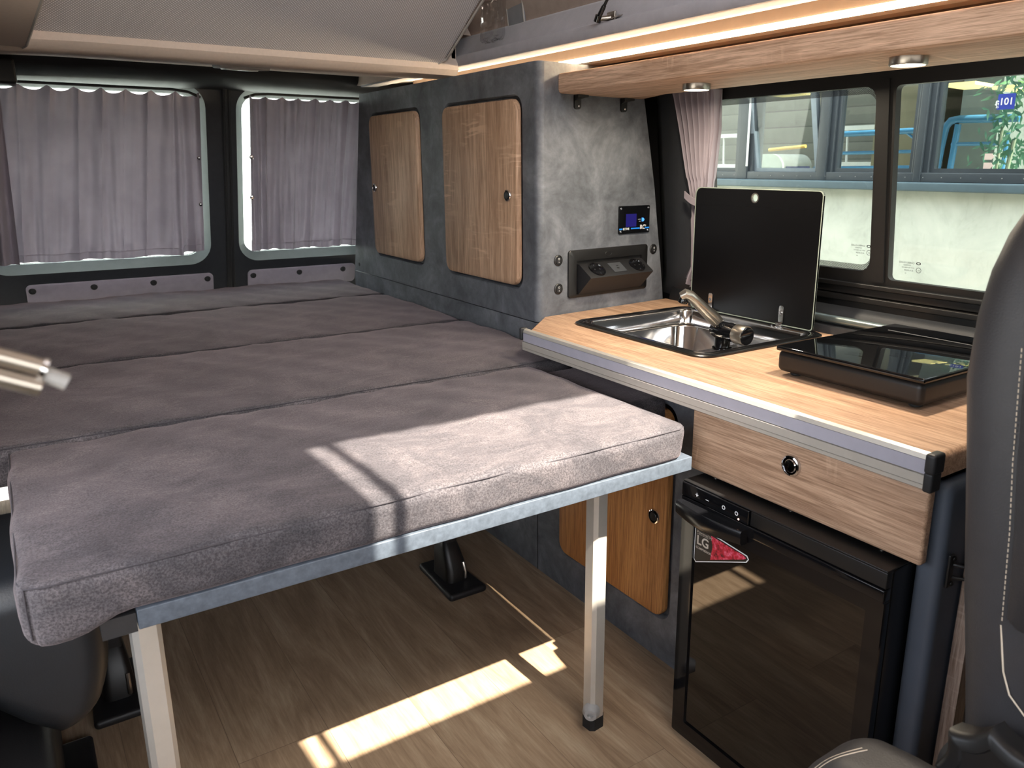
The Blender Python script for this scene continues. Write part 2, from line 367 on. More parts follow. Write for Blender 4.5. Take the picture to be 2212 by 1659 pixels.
# right side wall (galley side) leans in above the waist
def wx(z): return 1.775 if z < .9 else 1.775-(z-.9)*.11
G0, G1 = .42, 1.72          # window band along the van
Z0, Z1 = .925, 1.392
wr = MB()
def wallstrip(y0, y1, zs, th=.05):
    rings = []
    for y in (y0, y1):
        rings.append([(wx(z), y, z) for z in zs]+[(wx(z)+th, y, z) for z in reversed(zs)])
    wr.loft(rings)
wallstrip(-1.3, 3.3, (-.03, .3, .9, Z0)); wallstrip(-1.3, 3.3, (Z1, 1.45, 1.56)); wallstrip(-1.3, G0, (Z0, Z1)); wallstrip(G1, 3.3, (Z0, Z1))
struct(wr, 'wall_right', TRIMDK)
# window frame and panes in the galley side
def wp(y, z, d=0): return (wx(z)-d, y, z)
fr = MB()
PY = 1.128                  # centre of the dividing bar
for (a, b) in ((G0, PY-.024), (PY+.026, G1)):
    pass
def loop(y0, y1, z0, z1, r, d): return [wp(u, v, d) for u, v in rrect(y0, y1, z0, z1, r, 6)]
PA = (PY+.024, 1.71, .947, 1.379); PB = (.44, PY-.026, .933, 1.377)
win = struct(MB().ring(loop(PY+.0, G1+.02, Z0-.02, Z1+.03, .004, .016), loop(*PA, (.03, .03, .004, .004)[0:4] if False else .03, .016), (.02, 0, 0)), 'window_1', BLKSATIN)
MB().ring(loop(G0-.02, PY+.0, Z0-.02, Z1+.03, .004, .016), loop(*PB, .012, .016), (.02, 0, 0)).build('window_frame', BLKSATIN, win)
MB().prism([wp(PY-.018, Z0, .014), wp(PY+.018, Z0, .014), wp(PY+.012, Z1, .014), wp(PY-.012, Z1, .014)], (-.008, 0, 0)).build('window_bar', BLKSATIN, win)
def pane(y0, y1, z0, z1, d): return MB().prism([wp(y0, z0, d), wp(y1, z0, d), wp(y1, z1, d), wp(y0, z1, d)], (.004, 0, 0))
pane(PY+.005, G1, Z0, Z1, -.004).build('pane', WGLASS, win)
pane(G0, PY-.005, Z0, Z1, -.004).build('pane', WGLASS, win)
MB().ring(loop(PA[0], PA[1], PA[2], PA[3], .03, -.003), loop(PA[0]+.011, PA[1]-.011, PA[2]+.014, PA[3]-.014, .026, -.003), (.0004, 0, 0)).build('dotted_border', FRIT, win)
# glass markings, printed to be read from outside
for (yy, zz, last) in ((1.205, .992, '04'), (1.072, .962, '01')):
    def T(t, sz, dy, dz): text(t, sz, wp(yy+dy, zz+dz, -.0025), (0, 1, 0), (-.11, 0, 1), RUBBER, win, 'glass_marking', 0, 'LEFT')
    T('CARBU-GLASS', .0062, -.026, .014); T('TEMPERED', .0042, -.018, .0085); T('DOT 726 M588 AS3', .0038, -.026, .003); T('43 R-00209', .005, -.024, -.004); T(last, .004, -.006, -.011)
    T('E4', .005, -.040, -.002)
    MB().ring([wp(yy-.037+.0065*math.cos(a), zz+.0+.0065*math.sin(a), -.0025) for a in [k*math.pi/8 for k in range(16)]], [wp(yy-.037+.0055*math.cos(a), zz+.0+.0055*math.sin(a), -.0025) for a in [k*math.pi/8 for k in range(16)]], (.0002, 0, 0)).build('glass_marking', RUBBER, win)
    MB().ring([wp(yy-.036+.006*math.cos(a), zz+.016+.0035*math.sin(a), -.0025) for a in [k*math.pi/8 for k in range(16)]], [wp(yy-.036+.0035*math.cos(a), zz+.016+.0018*math.sin(a), -.0025) for a in [k*math.pi/8 for k in range(16)]], (.0002, 0, 0)).build('glass_marking', RUBBER, win)
# sill profile below the window
sill = MB()
for (z0, z1, d) in ((.905, .917, .030), (.885, .905, .018), (.868, .883, .026), (.845, .868, .012)):
    sill.rbox((wx(z0)-d, G0-.4, z0), (wx(z0)+.0, G1+.10, z1), .003)
struct(sill, 'trim_1', BLKSATIN)
# bulging trim panel under the sill
def bulge(u, v):
    z = .72+v*.13; return (1.775-.012-.028*math.sin(math.pi*v), .0+u*1.84, z)
struct(MB().sheet(bulge, 4, 8), 'trim_2', TRIM, solid=.004)
# rear corner trim between window and tall cabinet
def corner(u, v):
    z = .80+v*.66; return (wx(z)-.012-.018*math.sin(u*math.pi), 1.70+.20*u, z)
struct(MB().sheet(corner, 8, 8), 'trim_3', TRIM, solid=.004)
# left wall, open sliding door; unseen lower part closed to block low light
wl = MB(); wl.box(-.27, -.22, 1.32, 3.35, -.03, 1.56); wl.box(-.27, -.22, .40, .47, -.03, 1.56); wl.box(-.27, -.22, -1.3, 1.32, 1.46, 1.56); wl.box(-.27, -.22, -1.3, 1.32, -.03, .60); wl.box(-.27, -.22, -1.3, .40, .60, .95)
struct(wl, 'wall_left', TRIMDK)
# front bulkhead and dash below the windscreen
fb = MB(); fb.box(-.27, 1.8, -1.35, -1.3, -.03, .95); fb.box(-.27, 1.8, -1.35, -1.0, .80, .93); struct(fb, 'wall_front', TRIMDK)

# ---- rear doors: two leaves with windows, facing the camera
def dp(x, z, d=0):
    """rear door plane leans inwards towards the top"""
    return (x, 3.41-(z-.75)*.30-d, z)
def door(n, x0, x1, wx0, wx1, wz0, wz1, zb=.55, zt=1.53):
    N = 8
    outer = [dp(u, v) for u, v in rrect(x0, x1, zb, zt, .002, N)]
    mid = [dp(u, v) for u, v in rrect(wx0-.045, wx1+.045, wz0-.05, wz1+.04, .09, N)]
    i1 = [dp(u, v, .005) for u, v in rrect(wx0-.03, wx1+.03, wz0-.035, wz1+.03, .08, N)]
    i2 = [dp(u, v, -.035) for u, v in rrect(wx0, wx1, wz0, wz1, .05, N)]
    i3 = [dp(u, v, -.05) for u, v in rrect(wx0, wx1, wz0, wz1, .05, N)]
    d = struct(MB().loft([outer, mid, i1], cap=False), 'door_%d' % n, TRIM, solid=.0)
    tr = MB().loft([i1, i2, i3], cap=False).build('window_reveal', REVEAL, d)
    MB().prism([dp(wx0-.03, wz0-.03, -.052), dp(wx1+.03, wz0-.03, -.052), dp(wx1+.03, wz1+.03, -.052), dp(wx0-.03, wz1+.03, -.052)], (0, .004, 0)).build('pane', RGLASS, d)
    MB().ring([dp(u, v, -.06) for u, v in rrect(x0, x1, zb-.5, zt, .002, N)], [dp(u, v, -.06) for u, v in rrect(wx0, wx1, wz0, wz1, .05, N)], (0, .02, 0)).build('outer_panel', TRIMDK, d)
    return d
REVEAL = plain('pale_door_reveal', srgb(120, 128, 124), .5, 0, .05)
d1 = door(1, -.30, .742, -.05, .645, .852, 1.452)
d2 = door(2, .752, 1.775, .812, 1.33, .852, 1.452)
# rubber seals down the middle gap
seal = MB().tube([dp(.742, .5, .006), dp(.742, 1.5, .006)], .010, 8); seal.tube([dp(.757, .5, .002), dp(.757, 1.5, .002)], .008, 8); seal.box(.70, .80, 3.50, 3.53, .4, 1.5)
struct(seal, 'trim_4', RUBBER)
def pad(parent, pts_x0, pts_x1, z0, z1, studs):
    p = MB().loft([[dp(u, v, .0) for u, v in rrect(pts_x0, pts_x1, z0-.03, z1, .018, 6)], [dp(u, v, .008) for u, v in rrect(pts_x0, pts_x1, z0-.03, z1, .018, 6)], [dp(u, v, .012) for u, v in rrect(pts_x0+.005, pts_x1-.005, z0-.025, z1-.005, .015, 6)]]).build('velour_pad', VELPAD, parent)
    p['label'] = 'mauve velour strip with black studs'
    for x in studs:
        MB().lathe(dp(x, (z0+z1)/2+.004, .011), (0, -1, 0), [(.012, 0), (.012, .002), (.009, .005), (.004, .0055), (.0035, .004), (0, .004)], 16).build('stud', RUBBER, p)
pad(d1, .036, .678, .725, .778, (.055, .252, .456, .655)); pad(d2, .815, 1.28, .725, .778, (.835, 1.028, 1.222))
# header beam above the doors
hdp = [(3.06, 1.545), (3.075, 1.515), (3.12, 1.482), (3.19, 1.468), (3.26, 1.462), (3.32, 1.47), (3.36, 1.55)]
hd = MB().loft([[(x, y-.0*(abs(x-.74)), z-.02*((x-.74)/1.0)**2) for y, z in hdp] for x in [-.3+2.08*i/16 for i in range(17)]])
hd.rbox((-.27, 3.02, 1.44), (.10, 3.15, 1.515), .01)
struct(hd, 'trim_5', TRIMDK)

# ---- headliner (ceiling): rear part with rolled lip, left strip, right soffit
prof = [(2.30, 1.520), (2.288, 1.505), (2.285, 1.485), (2.30, 1.468), (2.33, 1.462), (2.42, 1.470), (2.60, 1.487), (2.85, 1.512), (3.10, 1.535), (3.35, 1.54)]
hl = MB().loft([[(x, y, max(z, 1.4695) if x > 1.1 else z-.018*max(0, (.17-x))/.4) for y, z in prof]+[(x, 3.35, 1.60), (x, 2.30, 1.60)] for x in [-.27+1.50*i/12 for i in range(13)]]); hl.box(1.215, 1.78, 2.33, 3.45, 1.596, 1.63); hl.box(1.215, 1.228, 2.30, 3.2, 1.50, 1.60); hl.box(-.27, 1.78, 3.34, 3.50, 1.50, 1.60)
struct(hl, 'ceiling', HEADL)
lf = MB().prism([(-.27, -.9, 1.462), (.105, -.9, 1.462), (.105, 1.6, 1.462), (.102, 2.25, 1.462), (.092, 2.36, 1.464), (-.27, 2.50, 1.474)], (0, 0, .10))
struct(lf, 'ceiling', HEADL)
struct(MB().tube([(.106, -.8, 1.464), (.106, 1.6, 1.464), (.103, 2.25, 1.464), (.093, 2.36, 1.466)], .0035, 8), 'trim_6', PIPING)
# right soffit and upholstered rail stepping up to the canvas
so = [(1.2335, 1.4985), (1.238, 1.4965), (1.29, 1.5035), (1.36, 1.514), (1.44, 1.522), (1.60, 1.520), (1.76, 1.50), (1.76, 1.56), (1.305, 1.56), (1.30, 1.53)]
def soff(y):
    k = max(0, (y-2.1)/1.2); return [(x, y, z) for x, z in so]
struct(MB().loft([soff(y) for y in (-.9, .5, 1.2, 1.8, 2.3, 2.6, 3.0, 3.35)]), 'ceiling', HEADL)
rl = [(1.2325, 1.4965), (1.2295, 1.500), (1.2285, 1.520), (1.232, 1.527), (1.252, 1.530), (1.262, 1.537), (1.285, 1.586), (1.296, 1.594), (1.299, 1.594), (1.299, 1.50)]
struct(MB().loft([[(x, y, z) for x, z in rl] for y in (-.9, .5, 1.4, 2.0, 2.3, 3.12)]), 'trim_7', GREYFAB)
# front roof beam: headliner ends here, open pop-top behind it
struct(MB().box(-.27, 1.78, -1.2, .262, 1.50, 1.56), 'ceiling', HEADL)

# ---- pop-top: canvas sides, unseen front opening and pole shaping the sun patches, roof shell
def roofz(y): return 1.66+(2.45-y)*.34
cv = MB()
cv.sheet(lambda u, v: (1.305-.06*v, 2.45-2.28*u, 1.592+(roofz(2.45-2.28*u)-1.592)*v+0*u), 14, 6)
canv = tag(cv.build('pop_top_canvas', CANVAS, solid=.003), 'beige grey canvas side of the raised roof above the upholstered rail', 'canvas')
MB().sheet(lambda u, v: (.10+.03*v, 2.45-2.28*u, 1.56+(roofz(2.45-2.28*u)-1.56)*v), 6, 4).build('far_side_panel', CANVAS, canv, solid=.003)
MB().ring([(u, .17, v) for u, v in rrect(.05, 1.33, 1.50, roofz(.17), .004, 4)], [(u, .17, v) for u, v in rrect(.447, 1.128, 1.62, 2.315, .01, 4)], (0, -.004, 0)).build('front_panel', CANVAS, canv)
MB().box(.476, .497, .166, .186, 1.55, 2.4).build('front_pole', STRAPM, canv)
MB().prism([(1.298, 2.09, 1.592), (1.298, 2.005, 1.592), (1.29, 2.03, 1.78), (1.29, 2.115, 1.78)], (-.006, 0, 0)).build('strap', STRAPM, canv)
for yy in (2.09, 2.006): MB().tube([(1.293, yy, 1.592), (1.284, yy+.024, 1.78)], .0025, 6).build('strap_piping', PIPING, canv)
struct(MB().prism([(-.05, 2.6, 1.63), (-.05, .15, roofz(.15)+.02), (1.45, .15, roofz(.15)+.02), (1.45, 2.6, 1.63)], (0, 0, .03)), 'ceiling', WHITEM)
# roof bed base: upholstered board tilted up towards the front
def bedz(y): return 1.497+(2.295-y)*.60
def bb(p):
    return (p.x, p.y, bedz(p.y)+p.z)
bedp = MB().rbox((.08, 1.15, 0), (1.185, 2.30, .035), .016, (10, 10, 1), 4, bb)
rb = tag(bedp.build('roof_bed_base', MESHP), 'grey mesh upholstered roof bed base tilted above the mattresses', 'bed base')
MB().tube([(.085, 2.26, bedz(2.26)+.0), (.11, 2.297, bedz(2.297)+.0), (.6, 2.303, bedz(2.303)), (1.15, 2.303, bedz(2.303)), (1.182, 2.27, bedz(2.27)), (1.19, 1.9, bedz(1.9)), (1.19, 1.16, bedz(1.16))], .004, 8).build('edge_piping', PIPING, rb)
# clear plastic bag tucked above the rail
def bag(p):
    k = random.uniform(-.006, .006); return (p.x+k+.05*(p.z-1.60), p.y+k, p.z+k)
bg_ = MB().rbox((1.235, 2.05, 1.548), (1.262, 2.16, 1.66), .012, (2, 7, 6), 2, bag)
tag(bg_.build('plastic_bag', BAGM, smooth=15), 'clear plastic bag tucked behind the roof bed above the grey rail', 'bag')
# gas strut
st = thing('gas_strut', (1.224, 1.58, 1.52), 'black gas strut on a ball mount at the upholstered rail', 'strut')
MB().tube([(1.224, 1.583, 1.528), (1.224, 1.576, 1.541)], .0085, 12).build('ball_socket', BLKGLOSS, st)
MB().tube([(1.224, 1.580, 1.534), (1.224, 1.560, 1.556), (1.224, 1.556, 1.560)], [.006, .0055, .0045], 12).build('socket_neck', BLKGLOSS, st)
MB().tube([(1.224, 1.558, 1.558), (1.224, 1.27, 1.87)], .0035, 10).build('rod', BLKSATIN, st)
mt = MB().tube([(1.224, 1.579, 1.534), (1.250, 1.562, 1.537)], .0055, 12); mt.prism([(1.2285, 1.578, 1.5285), (1.2285, 1.535, 1.5285), (1.262, 1.535, 1.540), (1.262, 1.578, 1.540)], (0, 0, .002)); mt.rbox((1.246, 1.545, 1.530), (1.252, 1.575, 1.550), .002)
mt.build('bracket', BSTEEL, st)
# dome light in the rear headliner
dl = thing('dome_light', (.655, 2.60, 1.482), 'slim pale dome light set into the beige headliner', 'lamp')
MB().rbox((.585, 2.54, 1.478), (.730, 2.64, 1.492), .006, disp=lambda p: (p.x, p.y, p.z+(p.y-2.59)*.09)).build('housing', PIPING, dl)
MB().rbox((.605, 2.555, 1.4745), (.70, 2.625, 1.484), .004, disp=lambda p: (p.x, p.y, p.z+(p.y-2.59)*.09)).build('lens', plain('lens', srgb(210, 210, 200), .2), dl)

# ================================================================ CABINETS
def roundhole_plate(y0, y1, z0, z1, X, mb, r=.035): pass
def door_panel(parent, y0, y1, z0, z1, X, mat, name='door', r=.035, hollow=None):
    """rounded door leaf in the X plane, standing in a shallow recess"""
    L = [[(X+.004, u, v) for u, v in rrect(y0, y1, z0, z1, r, 8)], [(X-.006, u, v) for u, v in rrect(y0, y1, z0, z1, r, 8)],
         [(X-.011, u, v) for u, v in rrect(y0+.002, y1-.002, z0+.002, z1-.002, r-.002, 8)], [(X-.013, u, v) for u, v in rrect(y0+.006, y1-.006, z0+.006, z1-.006, r-.006, 8)]]
    return MB().loft(L).build(name, mat, parent)
def holed_face(Y0, Y1, zb, zt, holes, X, th):
    """front panel with rounded door openings: one ring per hole, split at mid lines"""
    m = MB(); holes = sorted(holes); cuts = [Y0]+[(holes[i][1]+holes[i+1][0])/2 for i in range(len(holes)-1)]+[Y1]
    for i, (a, b, c, d) in enumerate(holes):
        o = [(X, u, v) for u, v in rrect(cuts[i], cuts[i+1], zb, zt, .0005, 8)]; h0 = [(X, u, v) for u, v in rrect(a-.008, b+.008, c-.008, d+.008, .042, 8)]; h = [(X+.005, u, v) for u, v in rrect(a-.004, b+.004, c-.004, d+.004, .038, 8)]
        h2 = [(X+.02, u, v) for u, v in rrect(a-.004, b+.004, c-.004, d+.004, .038, 8)]
        m.loft([o, h0, h, h2], cap=False)
    return m
CX = 1.21
# lower cabinet run (wood-look doors under the bed, concrete-look body)
lc = thing('lower_cabinet', (1.45, 2.2, 0), 'concrete grey lower cabinet run between the bed and the right wall', 'cabinet')
lm = holed_face(1.075, 1.812, 0, .747, [(1.246, 1.695, .118, .66)], CX, .02); lm.box(CX, CX+.02, 1.812, 3.22, 0, .768)
lm.box(CX+.021, 1.70, 1.075, 1.80, 0, .60); lm.box(CX+.021, 1.70, 1.80, 3.20, 0, .735)
lm.build('body', CONC, lc)
ld = door_panel(lc, 1.25, 1.691, .122, .656, CX, OAK_WARM); ld['label'] = 'warm oak door behind the bed leg'
latch(ld, (CX-.013, 1.290, .384), (-1, 0, 0), .019)
MB().box(CX-.001, CX+.0, 1.697+.12, 1.699+.12, 0, .76).build('panel_seam', RUBBER, lc)
# tall cabinet above it: end face is slightly skewed and follows the van wall
def sy(x): return 1.813+.1*(x-1.21)
tc = thing('upper_cabinet', (1.45, 2.4, .77), 'tall concrete grey cabinet with two oak doors at the rear right', 'cabinet')
um = holed_face(1.833, 3.22, .771, 1.466, [(1.899, 2.352, .860, 1.382), (2.535, 2.956, .864, 1.384)], CX, .02)
# rear edge follows the door lean
for i, p in enumerate(um.v):
    if p[1] > 3.15: um.v[i] = (p[0], 3.215-(p[2]-.771)*.225, p[2])
side = [(1.230, .771), (1.730, .771), (1.722, .83), (1.706, .93), (1.688, 1.03), (1.672, 1.13), (1.648, 1.24), (1.612, 1.399), (1.59, 1.455), (1.575, 1.468), (1.230, 1.466)]
um.loft([[(x, sy(x), z) for x, z in side], [(x, sy(x)+.02, z) for x, z in side]])
# rounded front corner
um.loft([[(CX+.02-.02*math.cos(a), 1.833-.02*math.sin(a)+(0 if a < 1.5 else 0), z) for a in [k*math.pi/12 for k in range(7)]]+[(CX+.03, 1.84, z)] for z in (.771, 1.466)])
um.loft([[(x, y, z) for x, z in ((CX+.021, 1.445), (1.59, 1.445), (1.575, 1.466), (CX+.0, 1.466))] for y in (1.835, 3.05)])
um.box(CX+.022, 1.60, 1.86, 3.10, .773, 1.44)
um.build('body', CONC, tc)
u1 = door_panel(tc, 1.903, 2.348, .864, 1.378, CX, OAK_Z); latch(u1, (CX-.013, 1.947, 1.118), (-1, 0, 0), .017)
u2 = door_panel(tc, 2.539, 2.952, .868, 1.380, CX, OAK_Z); latch(u2, (CX-.013, 2.915, 1.118), (-1, 0, 0), .016)
screw(tc, (CX-.001, 3.16, .80), (-1, 0, 0), .007, RUBBER, 'rubber_stop')

# galley unit under the worktop: drawer, end panel, fridge bay
gu = thing('galley_unit', (1.4, .82, 0), 'galley unit with a wide oak drawer and grey end panel over the fridge', 'cabinet')
gb = MB()
gb.rbox((1.116, .558, 0), (1.70, .602, .737), .014, (1, 1, 1), 5)
gb.box(1.13, 1.70, 1.056, 1.073, 0, .737); gb.box(1.66, 1.70, .58, 1.06, 0, .737); gb.box(1.115, 1.66, .58, 1.06, .70, .737); gb.box(1.15, 1.66, .59, 1.056, .600, .612)
gb.build('body', plain('grey_end_panel', srgb(74, 80, 90), .55, 0, .08, 12), gu)
dr = MB().rbox((1.088, .576, .604), (1.108, 1.073, .732), .006, (1, 1, 1), 4).build('drawer', OAK_Y, gu)
latch(dr, (1.088, .826, .690), (-1, 0, 0), .020, 'knob')
for zz in (.575, .611):
    pass
# worktop with chamfered rear corner
wt = thing('worktop', (1.4, 1.2, .748), 'oak worktop holding the sink and hob with an aluminium edge rail', 'worktop')
ztop = .786
pl_ = [(1.081, .572), (1.70, .572), (1.735, .60), (1.735, 1.858), (1.232, 1.810), (1.081, 1.66)]
def inset(pts, d):
    c = Vector((sum(p[0] for p in pts)/len(pts), sum(p[1] for p in pts)/len(pts))); return [tuple(Vector(p)+(c-Vector(p)).normalized()*d) for p in pts]
# the worktop plate is built around the sink cut-out
m_ = MB(); HO = rrect(1.262, 1.648, 1.222, 1.672, .035, 7); OO = rrect(1.20, 1.70, 1.15, 1.72, .0005, 7)
m_.loft([[(u, v, ztop) for u, v in OO], [(u, v, ztop) for u, v in HO], [(u, v, .749) for u, v in HO]], cap=False)
for q in ([(1.081, 1.10), (1.20, 1.10), (1.20, 1.72), (1.143, 1.72), (1.081, 1.66)], [(1.20, 1.10), (1.70, 1.10), (1.70, 1.15), (1.20, 1.15)], [(1.70, 1.10), (1.735, 1.10), (1.735, 1.72), (1.70, 1.72)], [(1.143, 1.72), (1.735, 1.72), (1.735, 1.858), (1.232, 1.810)]):
    m_.add([(u, v, ztop) for u, v in q], [tuple(range(len(q)))])
m_.add([(p[0], p[1], z) for z in (.749, ztop) for p in ((1.735, 1.10), (1.735, 1.858), (1.232, 1.810), (1.081, 1.66), (1.081, 1.10))], [(i, i+1, i+6, i+5) for i in range(4)])
# forward part, rounded front end
e = []
for a in [k*math.pi/12 for k in range(7)]: e.append((.572+.012*(1-math.sin(a)), ztop-.012*(1-math.cos(a))))
endp = [(1.10, ztop)]+[(.584-.012*math.sin(a), ztop-.012+.012*math.cos(a)) for a in [k*math.pi/12 for k in range(7)]]+[(.572, .749), (1.10, .749)]
m_.loft([[(x, y, z) for y, z in endp] for x in (1.081, 1.735)])
m_.build('top_board', OAK_Y, wt)
rail = MB()
rp = [(1.083, .790), (1.078, .793), (1.073, .791), (1.069, .785), (1.066, .782), (1.066, .780)]
rail.loft([[(x, y, z) for x, z in [(1.083, .782), (1.083, .790), (1.078, .794), (1.071, .791), (1.068, .784), (1.072, .7835), (1.072, .760), (1.066, .760), (1.066, .739), (1.069, .737), (1.083, .737)]] for y in (.575, 1.672)])
ar = rail.build('edge_rail', ALU, wt)
MB().box(1.0684, 1.0725, .576, 1.671, .7615, .7832).build('insert_strip', LAV, ar)
MB().box(1.0655, 1.0663, .576, 1.671, .7455, .7462).build('groove', BSTEEL, ar)
ec = MB().rbox((1.062, .560, .764), (1.092, .577, .796), .005); ec.rbox((1.064, .562, .735), (1.090, .577, .766), .004); ec.build('end_cap', BLKMATT, ar)
MB().rbox((1.062, 1.672, .764), (1.084, 1.682, .796), .004).build('end_cap', BLKMATT, ar)

# ---------------------------------------------------------------- sink
sk = thing('sink', (1.45, 1.45, .787), 'stainless sink with raised black glass lid set into the worktop', 'sink')
n = 7
R = lambda a, b, c, d, r, z: [(u, v, z) for u, v in rrect(a, b, c, d, r, n)]
MB().loft([R(1.234, 1.676, 1.193, 1.700, .045, .7868), R(1.234, 1.676, 1.193, 1.700, .045, .790), R(1.240, 1.670, 1.199, 1.694, .042, .7935), R(1.250, 1.660, 1.209, 1.684, .036, .7925), R(1.252, 1.658, 1.211, 1.682, .035, .788)], cap=False).build('rubber_seal', plain('sink_seal', srgb(14, 14, 15), .22), sk)
b = MB().loft([R(1.249, 1.661, 1.208, 1.685, .036, .7905), R(1.256, 1.654, 1.215, 1.678, .034, .7935), R(1.264, 1.646, 1.223, 1.670, .031, .7915), R(1.268, 1.642, 1.227, 1.666, .030, .785), R(1.272, 1.638, 1.230, 1.662, .030, .752)], cap=False)
# sunken ledge for the tap, deep bowl behind it
c0 = R(1.272, 1.638, 1.230, 1.662, .030, .752); BW = (1.282, 1.628, 1.372, 1.655)
b.loft([c0, R(*BW, .060, .7505), R(BW[0]+.004, BW[1]-.004, BW[2]+.004, BW[3]-.003, .058, .745), R(BW[0]+.010, BW[1]-.010, BW[2]+.010, BW[3]-.008, .056, .665), R(BW[0]+.035, BW[1]-.035, BW[2]+.035, BW[3]-.030, .045, .640), R(1.43, 1.46, 1.50, 1.53, .014, .636)], cap=False)
b.add([(u, v, z) for u, v, z in R(1.43, 1.46, 1.50, 1.53, .014, .636)], [tuple(range(4*(n+1)))])
bs = b.build('basin', STEEL, sk, 55)
dn = MB().lathe((1.445, 1.515, .6365), (0, 0, 1), [(.028, 0), (.028, .002), (.02, .002), (.018, -.002), (0, -.002)], 24).build('drain', CHROME, bs)
# plug hanging on a ball chain
pg = MB().lathe((1.612, 1.505, .770), (-1, 0, .2), [(.017, -.004), (.018, .0), (.015, .004), (.006, .005), (0, .009)], 20).build('plug', plain('plug_white', srgb(215, 215, 215), .3, .3), sk)
ch = MB()
for k in range(26):
    t = k/25; ch.lathe((1.602+.006*math.sin(t*3), 1.500-.010*t, .760-.10*t), (0, 0, 1), [(.0004, -.0016), (.0016, 0), (.0004, .0016)], 6)
for k in range(24):
    t = k/23; ch.lathe((1.602, 1.482+.006*math.sin(t*2)-.010*t, .758-.095*t), (0, 0, 1), [(.0004, -.0016), (.0016, 0), (.0004, .0016)], 6)
ch.build('ball_chain', CHROME, sk)
# lid standing upright against the window
lid = [(1.2425, .800), (1.672, .800), (1.672, 1.142), (1.2425, 1.142)]
def LR(d, x): return [(x, u, v) for u, v in rrect(1.236+d, 1.672-d, .793+d, 1.142-d, (.012, .02, .012, .008), 7)]
lg = MB(); hole_c = (1.452, 1.118)
hl8 = [(hole_c[0]+.0105*math.cos(2*math.pi*(k-3.5)/32+0), hole_c[1]+.0105*math.sin(2*math.pi*(k-3.5)/32)) for k in range(32)]
# upper ring around the finger hole and solid lower plate
An = [2*math.pi*k/32 for k in range(32)]
up0 = []; hole = []
for a_ in An:
    q = min(.024/max(abs(math.cos(a_)), 1e-6), .024/max(abs(math.sin(a_)), 1e-6)); up0.append((1.6625, hole_c[0]+q*math.cos(a_), hole_c[1]+q*math.sin(a_))); hole.append((1.6625, hole_c[0]+.0105*math.cos(a_), hole_c[1]+.0105*math.sin(a_)))
lg.ring(up0, hole, (.005, 0, 0))
lg.prism([(1.6625, u, v) for u, v in rrect(1.236, 1.428, 1.094, 1.142, (.0003, .0003, .012, .0003), 6)], (.005, 0, 0))
lg.prism([(1.6625, u, v) for u, v in rrect(1.476, 1.672, 1.094, 1.142, (.0003, .02, .0003, .0003), 6)], (.005, 0, 0))
lg.prism([(1.6625, u, v) for u, v in rrect(1.236, 1.672, .793, 1.0939, (.008, .0005, .0005, .008), 7)], (.005, 0, 0))
ll = lg.build('glass_lid', plain('satin_black_glass', srgb(9, 9, 11), .32, 0, .05, Specular_IOR_Level=.25), sk); ll['label'] = 'upright black glass lid'
eo = LR(0, 1.6615); ei = LR(.0022, 1.6615); MB().ring(eo, ei, (.0065, 0, 0)).build('polished_edge', plain('glass_edge', srgb(150, 160, 150), .2), ll)
MB().ring([(1.662, hole_c[0]+.0135*math.cos(a), hole_c[1]+.0135*math.sin(a)) for a in [k*math.pi/12 for k in range(24)]], [(1.662, hole_c[0]+.0100*math.cos(a), hole_c[1]+.0100*math.sin(a)) for a in [k*math.pi/12 for k in range(24)]], (.006, 0, 0)).build('hole_trim', BSTEEL, ll)
for yy in (1.335, 1.590):
    h = MB().prism([(1.659, u, v) for u, v in rrect(yy-.0075, yy+.0075, .795, .845, .005, 5)], (.0025, 0, 0)); h.rbox((1.632, yy-.008, .790), (1.660, yy+.008, .7945), .002); h.tube([(1.655, yy-.010, .797), (1.655, yy+.010, .797)], .004, 10)
    hh = h.build('hinge', STEEL, sk); screw(hh, (1.659, yy, .827), (-1, 0, 0), .005)
    for d in (-.014, .014): screw(hh, (1.643, yy+d, .7925), (0, 0, 1), .0035)
for (x, y) in ((1.60, 1.275), (1.50, 1.245), (1.58, 1.30)): screw(sk, (x, y, .7525), (0, 0, 1), .004)
MB().lathe((1.585, 1.285, .752), (0, 0, 1), [(.022, 0), (.022, .0012), (.019, .0012), (.0, .0012)], 24).build('blanking_cap', STEEL, sk)
# tap
tp = thing('tap', (1.46, 1.34, .752), 'satin nickel and black mixer tap over the sink', 'tap')
MB().lathe((1.462, 1.352, .752), (0, 0, 1), [(.025, 0), (.025, .004), (.020, .006), (.019, .045)], 24).build('base', BLKGLOSS, tp)
MB().tube([(1.458, 1.378, .800), (1.458, 1.362, .800), (1.456, 1.315, .800), (1.455, 1.300, .800)], [.018, .0230, .0230, .0220], 28).build('mixer_body', BLKGLOSS, tp)
kb = MB().lathe((1.455, 1.300, .800), (-.03, -1, 0), [(.0235, 0), (.0245, .002), (.0245, .031), (.0235, .034), (.022, .034)], 32).build('knob', BSTEEL, tp)
MB().lathe((1.454, 1.2655, .800), (-.03, -1, 0), [(.0222, -.001), (.0222, .001), (.020, .002), (0, .002)], 32).build('knob_cap', BLKGLOSS, kb)
MB().tube([(1.456, 1.350, .806), (1.436, 1.352, .826)], [.0135, .0125], 16).build('neck', BLKGLOSS, tp)
MB().tube([(1.444, 1.355, .822), (1.425, 1.353, .836), (1.39, 1.353, .862), (1.36, 1.354, .886), (1.345, 1.356, .898), (1.334, 1.360, .902), (1.328, 1.368, .896)], [.0150, .0168, .0148, .0130, .0125, .0130, .0100], 20).build('spout', BSTEEL, tp)
MB().lathe((1.336, 1.366, .894), (-.10, .25, -1), [(.0105, -.006), (.0105, .006), (.0115, .008), (.0115, .015), (.009, .016), (.008, .012)], 20).build('outlet', BLKGLOSS, tp)

